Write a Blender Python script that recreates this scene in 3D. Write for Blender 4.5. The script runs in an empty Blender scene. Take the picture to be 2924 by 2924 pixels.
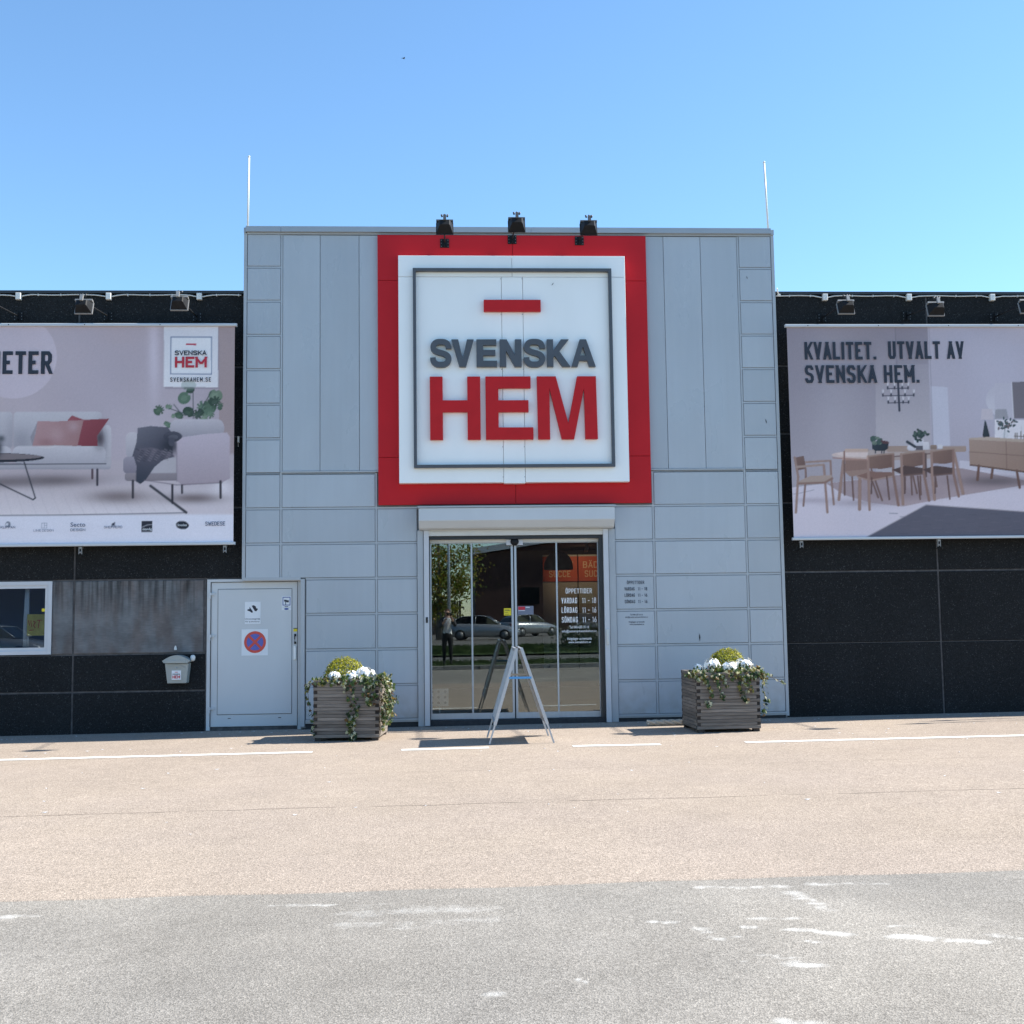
import bpy, bmesh, math, random
import numpy as np
from mathutils import Vector, Matrix

random.seed(7)
RNG = np.random.default_rng(7)
S = bpy.context.scene
COL = S.collection
R = math.radians

# ------------------------------------------------------------------ camera
cam_d = bpy.data.cameras.new("camera")
cam = bpy.data.objects.new("camera", cam_d)
COL.objects.link(cam)
S.camera = cam
cam_d.sensor_width = 36.0
cam_d.lens = 36.0 * 3342.5 / 2924.0
cam_d.clip_start = 0.05
cam_d.clip_end = 2000.0
YAW, PITCH, ROLL = -0.0544, 0.0863, -0.0134
fw = Vector((-math.sin(YAW) * math.cos(PITCH), math.cos(YAW) * math.cos(PITCH), math.sin(PITCH)))
rt = Vector((math.cos(YAW), math.sin(YAW), 0))
up = rt.cross(fw)
rt, up = rt * math.cos(ROLL) + up * math.sin(ROLL), up * math.cos(ROLL) - rt * math.sin(ROLL)
m = Matrix((rt, up, -fw)).transposed().to_4x4()
m.translation = Vector((-0.8374, -16.68, 1.4785))
cam.matrix_world = m

# ------------------------------------------------------------------ light
SUN = Vector((1.02, 0.105, 1.0)).normalized()          # towards the sun
EL = math.asin(SUN.z)
AZ = math.atan2(SUN.x, SUN.y)                          # from +Y towards +X
world = bpy.data.worlds.new("World")
S.world = world
world.use_nodes = True
wn = world.node_tree.nodes
sky = wn.new("ShaderNodeTexSky")
sky.sky_type = 'NISHITA'
sky.sun_disc = False
sky.sun_elevation = EL
sky.sun_rotation = AZ
sky.altitude = 0.0
sky.air_density = 1.0
sky.dust_density = 0.0
sky.ozone_density = 6.0
bg = wn["Background"]
bg.inputs[1].default_value = 0.138
tn = wn.new("ShaderNodeVectorMath"); tn.operation = 'MULTIPLY'          # white balance of the sky light, the same everywhere
tn.inputs[1].default_value = (0.90, 0.975, 0.93)
world.node_tree.links.new(sky.outputs[0], tn.inputs[0]); world.node_tree.links.new(tn.outputs[0], bg.inputs[0])
sl = bpy.data.lights.new("sun", 'SUN')
sl.energy = 5.0
sl.angle = R(0.53)
sl.color = (1.0, 0.94, 0.85)
so = bpy.data.objects.new("sun", sl)
COL.objects.link(so)
so.location = (30, 5, 40)
so.rotation_euler = (-SUN).to_track_quat('-Z', 'Y').to_euler()
S.view_settings.view_transform = 'Standard'
S.view_settings.look = 'None'
S.view_settings.exposure = 1.02
S.view_settings.gamma = 1.0
S.view_settings.use_curve_mapping = False
S.cycles.max_bounces = 8
S.cycles.transparent_max_bounces = 12
S.cycles.use_denoising = True

# ------------------------------------------------------------------ helpers
def lin(c):
    c = c / 255.0
    return c / 12.92 if c <= 0.04045 else ((c + 0.055) / 1.055) ** 2.4
def srgb(r, g, b): return (lin(r), lin(g), lin(b))
def G(x): return -0.085 + 0.0055 * x                   # forecourt height (slight crossfall)

class MB:
    """collects faces, then links them as ONE mesh object"""
    def __init__(s): s.v, s.f, s.m, s.smooth = [], [], [], []
    def add(s, vs, fs, mi=0, smooth=False):
        o = len(s.v); s.v.extend(vs)
        for f in fs:
            s.f.append([i + o for i in f]); s.m.append(mi); s.smooth.append(smooth)
        return s
    def box(s, x0, x1, y0, y1, z0, z1, mi=0):
        vs = [(x0,y0,z0),(x1,y0,z0),(x1,y1,z0),(x0,y1,z0),(x0,y0,z1),(x1,y0,z1),(x1,y1,z1),(x0,y1,z1)]
        return s.add(vs, [(0,3,2,1),(4,5,6,7),(0,1,5,4),(1,2,6,5),(2,3,7,6),(3,0,4,7)], mi)
    def cbox(s, x0, x1, y0, y1, z0, z1, c=.004, mi=0):
        """box whose front (-y) edges are chamfered"""
        vs = [(x0,y1,z0),(x1,y1,z0),(x1,y1,z1),(x0,y1,z1),
              (x0,y0+c,z0),(x1,y0+c,z0),(x1,y0+c,z1),(x0,y0+c,z1),
              (x0+c,y0,z0+c),(x1-c,y0,z0+c),(x1-c,y0,z1-c),(x0+c,y0,z1-c)]
        fs = [(3,2,1,0),(8,9,10,11)]
        for i in range(4):
            j = (i+1) % 4
            fs += [(i,j,4+j,4+i),(4+i,4+j,8+j,8+i)]
        return s.add(vs, fs, mi)
    def poly(s, pts, y0, y1=None, mi=0):
        """polygon (x,z), CCW seen from -y, at y0; a prism to y1 when given"""
        a = sum(pts[i][0]*pts[(i+1)%len(pts)][1]-pts[(i+1)%len(pts)][0]*pts[i][1] for i in range(len(pts)))
        if a < 0: pts = pts[::-1]
        n = len(pts)
        vs = [(x,y0,z) for x,z in pts]
        if y1 is None: return s.add(vs, [tuple(range(n))], mi)
        vs += [(x,y1,z) for x,z in pts]
        fs = [tuple(range(n)), tuple(range(2*n-1,n-1,-1))]
        fs += [((i+1)%n, i, n+i, n+(i+1)%n) for i in range(n)]
        return s.add(vs, fs, mi)
    def loft(s, rings, mi=0, smooth=False, caps=True):
        n = len(rings[0]); vs = [p for r in rings for p in r]; fs = []
        for k in range(len(rings)-1):
            for i in range(n):
                j = (i+1) % n
                fs.append((k*n+i, k*n+j, (k+1)*n+j, (k+1)*n+i))
        if caps:
            fs.append(tuple(range(n-1,-1,-1))); fs.append(tuple(range((len(rings)-1)*n, len(rings)*n)))
        return s.add(vs, fs, mi, smooth)
    def tube(s, pts, rad, n=8, mi=0, smooth=True, caps=True):
        pts = [Vector(p) for p in pts]; rings = []
        for i, p in enumerate(pts):
            d = (pts[min(i+1,len(pts)-1)] - pts[max(i-1,0)]).normalized()
            a = d.cross(Vector((0,0,1)))
            if a.length < 1e-3: a = Vector((1,0,0))
            a.normalize(); b = d.cross(a)
            r = rad[i] if isinstance(rad, (list,tuple)) else rad
            rings.append([tuple(p + a*(r*math.cos(2*math.pi*k/n)) + b*(r*math.sin(2*math.pi*k/n))) for k in range(n)])
        return s.loft(rings, mi, smooth, caps)
    def ribbon(s, pts, w, y, mi=0, depth=None):
        """flat stroke of width w along (x,z) points with mitred joints"""
        closed = len(pts) > 2 and abs(pts[0][0]-pts[-1][0]) < 1e-7 and abs(pts[0][1]-pts[-1][1]) < 1e-7
        p = [Vector(q).to_2d() if not isinstance(q, Vector) else q for q in [Vector((a,b)) for a,b in pts]]
        if closed: p = p[:-1]
        n = len(p); L, Rr = [], []
        for i in range(n):
            d0 = (p[i]-p[i-1]) if (i > 0 or closed) else (p[1]-p[0])
            d1 = (p[(i+1)%n]-p[i]) if (i < n-1 or closed) else (p[i]-p[i-1])
            d0.normalize(); d1.normalize()
            n0 = Vector((-d0.y,d0.x)); n1 = Vector((-d1.y,d1.x)); mm = n0+n1
            if mm.length < .3: mm = n0.copy()
            mm.normalize(); k = w/2/max(.45, mm.dot(n0))
            L.append(p[i]+mm*k); Rr.append(p[i]-mm*k)
        if depth is None:
            vs = [(q.x,y,q.y) for q in L]+[(q.x,y,q.y) for q in Rr]
            fs = [(n+i, n+(i+1)%n, (i+1)%n, i) for i in range(n if closed else n-1)]
            return s.add(vs, fs, mi)
        return s.poly([(q.x,q.y) for q in Rr]+[(q.x,q.y) for q in reversed(L)], y, y+depth, mi)
    def mesh(s, name, mats):
        me = bpy.data.meshes.new(name)
        me.from_pydata(s.v, [], s.f)
        for mt in (mats if isinstance(mats,(list,tuple)) else [mats]): me.materials.append(mt)
        me.polygons.foreach_set("material_index", s.m)
        me.polygons.foreach_set("use_smooth", s.smooth)
        me.update()
        return me
    def build(s, name, mats, parent=None, local=False, bevel=0):
        if parent is not None and not local:
            l = world_loc(parent)
            s.v = [(a-l[0], b-l[1], c-l[2]) for a,b,c in s.v]
        me = s.mesh(name, mats)
        if bevel:
            bm = bmesh.new(); bm.from_mesh(me)
            bmesh.ops.remove_doubles(bm, verts=bm.verts, dist=1e-5)
            bmesh.ops.bevel(bm, geom=[e for e in bm.edges if e.calc_length() > bevel*3 and len(e.link_faces) == 2 and e.calc_face_angle(0) > .5], offset=bevel, segments=2, profile=.5, affect='EDGES', clamp_overlap=True)
            bm.to_mesh(me); bm.free()
        o = bpy.data.objects.new(name, me); COL.objects.link(o)
        if parent is not None: o.parent = parent
        return o
def world_loc(o):
    v = Vector((0,0,0))
    while o is not None: v += o.location; o = o.parent
    return v
def put(name, me, parent, loc=(0,0,0), rot=(0,0,0)):
    """a further object that shares mesh data; loc in the parent's space"""
    o = bpy.data.objects.new(name, me); COL.objects.link(o); o.parent = parent
    o.location = loc; o.rotation_euler = rot
    return o
def tag(o, label=None, cat=None, group=None, kind=None):
    if label: o["label"] = label
    if cat: o["category"] = cat
    if group: o["group"] = group
    if kind: o["kind"] = kind
    return o
def thing(name, label, cat, loc=(0,0,0), rotz=0, group=None):
    o = bpy.data.objects.new(name, None); COL.objects.link(o)
    o.empty_display_size = .2
    o.location = loc; o.rotation_euler = (0,0,rotz)
    bpy.context.view_layer.update()
    return tag(o, label, cat, group)
def struct(o): o["kind"] = "structure"; return o
def copy_tree(o, parent=None):
    c = o.copy(); COL.objects.link(c)
    if parent is not None: c.parent = parent
    for ch in list(o.children): copy_tree(ch, c)
    return c

# ------------------------------------------------------------------ materials
def mat(name, col, rough=.5, metal=0., spec=.5, var=0., noise=None, bump=None, tint=None, coat=0.):
    """noise=(scale, amount, stretch xyz); bump=(scale, distance); var = per-object brightness"""
    mt = bpy.data.materials.new(name); mt.use_nodes = True
    nt = mt.node_tree; N, K = nt.nodes, nt.links
    b = N["Principled BSDF"]
    b.inputs["Base Color"].default_value = (*col, 1)
    b.inputs["Roughness"].default_value = rough
    b.inputs["Metallic"].default_value = metal
    b.inputs["Specular IOR Level"].default_value = spec
    b.inputs["Coat Weight"].default_value = coat
    tc = N.new("ShaderNodeTexCoord"); oi = N.new("ShaderNodeObjectInfo")
    w = N.new("ShaderNodeMath"); w.operation = 'MULTIPLY'; w.inputs[1].default_value = 40
    K.new(oi.outputs["Random"], w.inputs[0])
    val = None
    if noise:
        mp = N.new("ShaderNodeMapping")
        mp.inputs["Scale"].default_value = noise[2] if len(noise) > 2 else (1,1,1)
        K.new(tc.outputs["Object"], mp.inputs[0])
        nz = N.new("ShaderNodeTexNoise"); nz.noise_dimensions = '4D'
        nz.inputs["Scale"].default_value = noise[0]; nz.inputs["Detail"].default_value = 5
        K.new(mp.outputs[0], nz.inputs["Vector"]); K.new(w.outputs[0], nz.inputs["W"])
        mr = N.new("ShaderNodeMapRange")
        mr.inputs[1].default_value = .3; mr.inputs[2].default_value = .7
        mr.inputs[3].default_value = 1-noise[1]; mr.inputs[4].default_value = 1+noise[1]
        K.new(nz.outputs[0], mr.inputs[0]); val = mr.outputs[0]
    if var:
        mr = N.new("ShaderNodeMapRange")
        mr.inputs[3].default_value = 1-var; mr.inputs[4].default_value = 1+var
        K.new(oi.outputs["Random"], mr.inputs[0])
        if val is None: val = mr.outputs[0]
        else:
            mu = N.new("ShaderNodeMath"); mu.operation = 'MULTIPLY'
            K.new(val, mu.inputs[0]); K.new(mr.outputs[0], mu.inputs[1]); val = mu.outputs[0]
    if tint:                                           # colour attribute times base
        at = N.new("ShaderNodeAttribute"); at.attribute_name = tint
        src = at.outputs["Color"]
    else: src = None
    if val is not None:
        mx = N.new("ShaderNodeVectorMath"); mx.operation = 'SCALE'
        mx.inputs[0].default_value = col
        if src is not None: K.new(src, mx.inputs[0])
        K.new(val, mx.inputs["Scale"]); K.new(mx.outputs[0], b.inputs["Base Color"])
    elif src is not None: K.new(src, b.inputs["Base Color"])
    if bump:
        nz = N.new("ShaderNodeTexNoise"); nz.inputs["Scale"].default_value = bump[0]; nz.inputs["Detail"].default_value = 4
        K.new(tc.outputs["Object"], nz.inputs["Vector"])
        bp = N.new("ShaderNodeBump"); bp.inputs["Distance"].default_value = bump[1]; bp.inputs["Strength"].default_value = 1
        K.new(nz.outputs[0], bp.inputs["Height"]); K.new(bp.outputs[0], b.inputs["Normal"])
    return mt

M = {}
def cladding_paint():
    """satin paint: gentle waves in the sheet, faint rain streaks, splashed dirt near the ground"""
    mt = mat("grey_cladding_paint", (.420,.452,.482), .30, .0, .6, .05, (1.1,.05,(1,1,.5)), (.8,.014))
    N, K = mt.node_tree.nodes, mt.node_tree.links; b = N["Principled BSDF"]
    src = b.inputs["Base Color"].links[0].from_socket
    ge = N.new("ShaderNodeNewGeometry"); sp = N.new("ShaderNodeSeparateXYZ"); K.new(ge.outputs["Position"], sp.inputs[0])
    def nz(scale, sc3, lo, hi, a, c):
        mp = N.new("ShaderNodeMapping"); mp.inputs["Scale"].default_value = sc3; K.new(ge.outputs["Position"], mp.inputs[0])
        n = N.new("ShaderNodeTexNoise"); n.inputs["Scale"].default_value = scale; n.inputs["Detail"].default_value = 5; K.new(mp.outputs[0], n.inputs["Vector"])
        r = N.new("ShaderNodeMapRange"); r.inputs[1].default_value = lo; r.inputs[2].default_value = hi; r.inputs[3].default_value = a; r.inputs[4].default_value = c
        K.new(n.outputs[0], r.inputs[0]); return r.outputs[0]
    st = nz(13, (1,1,.05), .3, .7, .98, 1.015)
    sc = N.new("ShaderNodeVectorMath"); sc.operation = 'SCALE'; K.new(src, sc.inputs[0]); K.new(st, sc.inputs["Scale"])
    zr = N.new("ShaderNodeMapRange"); zr.inputs[1].default_value = .02; zr.inputs[2].default_value = .55; zr.inputs[3].default_value = .55; zr.inputs[4].default_value = 0; K.new(sp.outputs[2], zr.inputs[0])
    mu = N.new("ShaderNodeMath"); mu.operation = 'MULTIPLY'; K.new(zr.outputs[0], mu.inputs[0]); K.new(nz(7, (1,1,1), .35, .7, .1, 1.0), mu.inputs[1])
    mx = N.new("ShaderNodeMix"); mx.data_type = 'RGBA'; K.new(mu.outputs[0], mx.inputs["Factor"]); K.new(sc.outputs[0], mx.inputs["A"]); mx.inputs["B"].default_value = (.26,.235,.205,1)
    K.new(mx.outputs["Result"], b.inputs["Base Color"])
    K.new(nz(2.5, (1,1,.4), .3, .7, .24, .40), b.inputs["Roughness"])
    return mt
M['panel'] = cladding_paint()
M['trim'] = mat("grey_trim_paint", (.40,.425,.445), .36, 0, .6, .03, (3,.05))
M['back'] = mat("cladding_backing", (.24,.25,.26), .7)
M['cap'] = mat("parapet_metal", (.33,.37,.41), .35, 0, .6, 0, (2,.05))
M['plinth'] = mat("dark_plinth", (.03,.031,.034), .8, noise=(20,.3))
M['red'] = mat("red_sign_sheet", (.52,.010,.016), .5, 0, .25, .03, (2,.05))
M['white'] = mat("white_sign_acrylic", (.91,.92,.90), .35, 0, .4, 0, (1.5,.035,(1,1,.3)))
M['letter_red'] = mat("red_letter_face", (.52,.012,.016), .5, 0, .25, 0, (6,.05))
M['letter_grey'] = mat("charcoal_letter_face", (.075,.082,.095), .45, 0, .5, 0, (6,.06))
M['alu'] = mat("brushed_aluminium", (.47,.50,.53), .36, .45, .5, .02, (30,.04,(1,1,.05)))
M['rail'] = mat("cream_rail_paint", (.62,.61,.57), .4, 0, .5, .02, (4,.05))
M['box'] = mat("shutter_box_paint", (.56,.585,.60), .38, 0, .5, 0, (2,.04))
M['darkmetal'] = mat("dark_door_profile", (.02,.021,.024), .4)
M['black'] = mat("black_metal", (.012,.013,.015), .6, 0, .2, 0, (12,.3))
M['lampgrey'] = mat("lamp_rim_grey", (.27,.27,.265), .45, .2, .5, .05)
M['bracketdark'] = mat("dark_bracket", (.05,.055,.06), .5)
M['whiteplastic'] = mat("white_plastic", (.72,.72,.69), .45, 0, .5, .04, (10,.05))
M['pvc'] = mat("white_pvc_frame", (.56,.57,.59), .35, 0, .5, .02, (5,.03))
M['door'] = mat("service_door_paint", (.56,.58,.59), .36, 0, .55, .02, (1.4,.05,(1,1,.4)), (1.0,.004))
M['mail'] = mat("grey_green_plastic", (.34,.36,.34), .45, 0, .5, 0, (8,.06))
M['wood'] = mat("weathered_plank", (.178,.155,.134), .85, 0, .3, .28, (9,.32,(.5,.5,9)), (60,.002))
M['endgrain'] = mat("plank_end_grain", (.05,.042,.037), .9, 0, .2, .3, (40,.3))
M['soil'] = mat("potting_soil", (.025,.018,.012), .95, noise=(40,.5), bump=(40,.01))
M['rope'] = mat("weathered_rope", (.50,.45,.37), .85, 0, .3, 0, (60,.25), (120,.003))
M['ink'] = mat("print_dark_ink", (.018,.021,.035), .5)
M['ink_wall'] = mat("vinyl_dark_lettering", (.03,.04,.06), .5)
M['ink_white'] = mat("vinyl_white_lettering", (.85,.85,.85), .5)
M['ink_red'] = mat("print_red_ink", (.50,.02,.04), .5)
M['ink_grey'] = mat("print_grey_ink", (.16,.18,.24), .5)
M['ink_blue'] = mat("print_blue_ink", (.03,.07,.28), .5)
M['sign_orange'] = mat("traffic_sign_red", (.60,.07,.05), .4)
M['sign_blue'] = mat("traffic_sign_blue", (.10,.12,.42), .4)
M['yellow'] = mat("yellow_sticker", (.75,.62,.02), .5)
M['paper'] = mat("white_paper", (.74,.76,.78), .6, noise=(3,.03))
M['oldyellow'] = mat("faded_yellow_paper", (.62,.50,.13), .7, noise=(9,.2))
M['orange'] = mat("orange_board", (.52,.075,.022), .6, noise=(3,.12))
M['cream_ink'] = mat("cream_lettering", (.75,.5,.3), .6)
M['paint'] = mat("road_line_paint", (.80,.80,.76), .7, 0, .3, 0, (30,.09), (200,.002))
M['leaf'] = mat("ivy_leaf", (1,1,1), .45, 0, .4, 0, None, None, "tint")
_n, _k = M['leaf'].node_tree.nodes, M['leaf'].node_tree.links      # leaves let some light through
_t = _n.new("ShaderNodeBsdfTranslucent"); _m = _n.new("ShaderNodeMixShader"); _m.inputs[0].default_value = .38
_a = [n for n in _n if n.type == 'ATTRIBUTE'][0]
_k.new(_a.outputs["Color"], _t.inputs[0]); _k.new(_n["Principled BSDF"].outputs[0], _m.inputs[1]); _k.new(_t.outputs[0], _m.inputs[2]); _k.new(_m.outputs[0], _n["Material Output"].inputs[0])
M['petal'] = mat("white_petal", (.90,.90,.87), .6, 0, .3)
M['stem'] = mat("brown_stem", (.12,.08,.045), .8)
M['bluepl'] = mat("blue_strap", (.08,.30,.60), .5)
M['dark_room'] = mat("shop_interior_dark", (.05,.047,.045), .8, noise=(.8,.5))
M['shopfloor'] = mat("shop_floor", (.16,.14,.12), .5, noise=(2,.15))
M['lampshade'] = mat("grey_lampshade", (.40,.38,.33), .6)
M['cable'] = mat("white_cable", (.60,.60,.58), .5)
M['asphalt_edge'] = mat("kerb_stone", (.30,.29,.27), .8, 0, .3, .1, (12,.25), (40,.01))
M['grass'] = mat("grass_blades", (.055,.085,.022), .8, 0, .3, 0, (1.2,.35))
M['bark'] = mat("grey_bark", (.16,.15,.135), .9, noise=(8,.35,(1,1,.2)))
M['brick'] = mat("dark_red_brick", (.075,.035,.028), .85, noise=(6,.25))
M['roofwhite'] = mat("pale_roof_edge", (.55,.55,.55), .6)
M['fencewood'] = mat("dark_fence_board", (.07,.055,.045), .85, 0, .3, .3, (6,.3,(3,3,.3)))
M['tyre'] = mat("rubber", (.012,.012,.013), .8)
M['alloy'] = mat("alloy_wheel", (.16,.165,.17), .45, .3)
M['silver'] = mat("silver_car_paint", (.33,.345,.36), .3, .5, .5, coat=.6)
M['grey_car'] = mat("grey_car_paint", (.10,.11,.12), .3, .4, .5, coat=.6)
M['dark_car'] = mat("dark_car_paint", (.02,.017,.018), .25, .2, .5, coat=.6)
M['carglass'] = mat("car_glass", (.012,.014,.016), .05, 0, .7)
M['headlight'] = mat("headlight_lens", (.6,.62,.65), .1, .3)
M['taillight'] = mat("tail_light_lens", (.35,.01,.01), .2)
M['skin'] = mat("skin", (.50,.30,.22), .55)
M['shirt'] = mat("white_top", (.74,.73,.71), .8, noise=(10,.05))
M['cardigan'] = mat("dark_grey_cardigan", (.05,.052,.058), .9, noise=(30,.2))
M['trouser'] = mat("black_trousers", (.012,.012,.013), .85)
M['hair'] = mat("brown_hair", (.09,.04,.022), .6, noise=(30,.3,(3,3,.5)))

def aggregate(name, base, speck, dens, big=.25):
    """exposed-aggregate concrete: dark stones with a few pale chips"""
    mt = bpy.data.materials.new(name); mt.use_nodes = True
    N, K = mt.node_tree.nodes, mt.node_tree.links; b = N["Principled BSDF"]
    b.inputs["Roughness"].default_value = .8; b.inputs["Specular IOR Level"].default_value = .25
    tc = N.new("ShaderNodeTexCoord")
    v = N.new("ShaderNodeTexVoronoi"); v.inputs["Scale"].default_value = 105
    K.new(tc.outputs["Object"], v.inputs["Vector"])
    sx = N.new("ShaderNodeSeparateColor"); K.new(v.outputs["Color"], sx.inputs[0])
    gt = N.new("ShaderNodeMapRange"); gt.inputs[1].default_value = 1-dens; gt.inputs[2].default_value = 1-dens*.35
    K.new(sx.outputs[0], gt.inputs[0])
    n = N.new("ShaderNodeTexNoise"); n.inputs["Scale"].default_value = .9; n.inputs["Detail"].default_value = 6
    K.new(tc.outputs["Object"], n.inputs["Vector"])
    mr = N.new("ShaderNodeMapRange"); mr.inputs[1].default_value = .3; mr.inputs[2].default_value = .7
    mr.inputs[3].default_value = 1-big; mr.inputs[4].default_value = 1+big; K.new(n.outputs[0], mr.inputs[0])
    mr2 = N.new("ShaderNodeMapRange"); mr2.inputs[3].default_value = .45; mr2.inputs[4].default_value = 1.7
    K.new(sx.outputs[1], mr2.inputs[0])
    mu = N.new("ShaderNodeMath"); mu.operation = 'MULTIPLY'; K.new(mr.outputs[0], mu.inputs[0]); K.new(mr2.outputs[0], mu.inputs[1])
    sc = N.new("ShaderNodeVectorMath"); sc.operation = 'SCALE'; sc.inputs[0].default_value = base; K.new(mu.outputs[0], sc.inputs["Scale"])
    mx = N.new("ShaderNodeMix"); mx.data_type = 'RGBA'
    K.new(gt.outputs[0], mx.inputs["Factor"]); K.new(sc.outputs[0], mx.inputs["A"]); mx.inputs["B"].default_value = (*speck,1)
    K.new(mx.outputs["Result"], b.inputs["Base Color"])
    bp = N.new("ShaderNodeBump"); bp.inputs["Distance"].default_value = .006; bp.inputs["Strength"].default_value = .8
    K.new(v.outputs["Distance"], bp.inputs["Height"]); K.new(bp.outputs[0], b.inputs["Normal"])
    return mt
M['aggregate'] = aggregate("black_aggregate_concrete", (.0102,.011,.0118), (.055,.056,.057), .045)
M['joint'] = mat("grey_joint_mortar", (.080,.076,.076), .9, noise=(14,.35))

def render_band_mat():
    """grey rendered panel with damp streaks running down from its top edge"""
    mt = bpy.data.materials.new("stained_grey_render"); mt.use_nodes = True
    N, K = mt.node_tree.nodes, mt.node_tree.links; b = N["Principled BSDF"]; b.inputs["Roughness"].default_value = .75
    b.inputs["Specular IOR Level"].default_value = .3
    tc = N.new("ShaderNodeTexCoord")
    def nz(scale, sc3, det=5):
        mp = N.new("ShaderNodeMapping"); mp.inputs["Scale"].default_value = sc3; K.new(tc.outputs["Object"], mp.inputs[0])
        n = N.new("ShaderNodeTexNoise"); n.inputs["Scale"].default_value = scale; n.inputs["Detail"].default_value = det
        K.new(mp.outputs[0], n.inputs["Vector"]); return n.outputs[0]
    def rng(x, a, c, lo, hi):
        r = N.new("ShaderNodeMapRange"); r.inputs[1].default_value = a; r.inputs[2].default_value = c
        r.inputs[3].default_value = lo; r.inputs[4].default_value = hi; K.new(x, r.inputs[0]); return r.outputs[0]
    def mul(x, y):
        q = N.new("ShaderNodeMath"); q.operation = 'MULTIPLY'; K.new(x, q.inputs[0]); K.new(y, q.inputs[1]); return q.outputs[0]
    sep = N.new("ShaderNodeSeparateXYZ"); K.new(tc.outputs["Object"], sep.inputs[0])
    top = rng(sep.outputs[2], 1.58, 2.05, 0, 1)
    streak = rng(nz(17, (1,1,.035)), .44, .60, 0, 1)
    dark = rng(mul(streak, top), 0, 1, 1, .38)
    blot = rng(nz(4.2, (1,1,.8), 8), .35, .65, .78, 1.18)
    fine = rng(nz(26, (.4,1,2.0)), .3, .7, .88, 1.12)
    f = mul(mul(dark, blot), fine)
    hue = rng(nz(4.5, (1,1,.35), 5), .42, .6, 0, 1)
    mx = N.new("ShaderNodeMix"); mx.data_type = 'RGBA'; mx.inputs["A"].default_value = (.150,.155,.160,1); mx.inputs["B"].default_value = (.138,.124,.120,1)
    K.new(hue, mx.inputs["Factor"])
    sc = N.new("ShaderNodeVectorMath"); sc.operation = 'SCALE'; K.new(mx.outputs["Result"], sc.inputs[0]); K.new(f, sc.inputs["Scale"])
    K.new(sc.outputs[0], b.inputs["Base Color"])
    return mt
M['render'] = render_band_mat()

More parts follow.
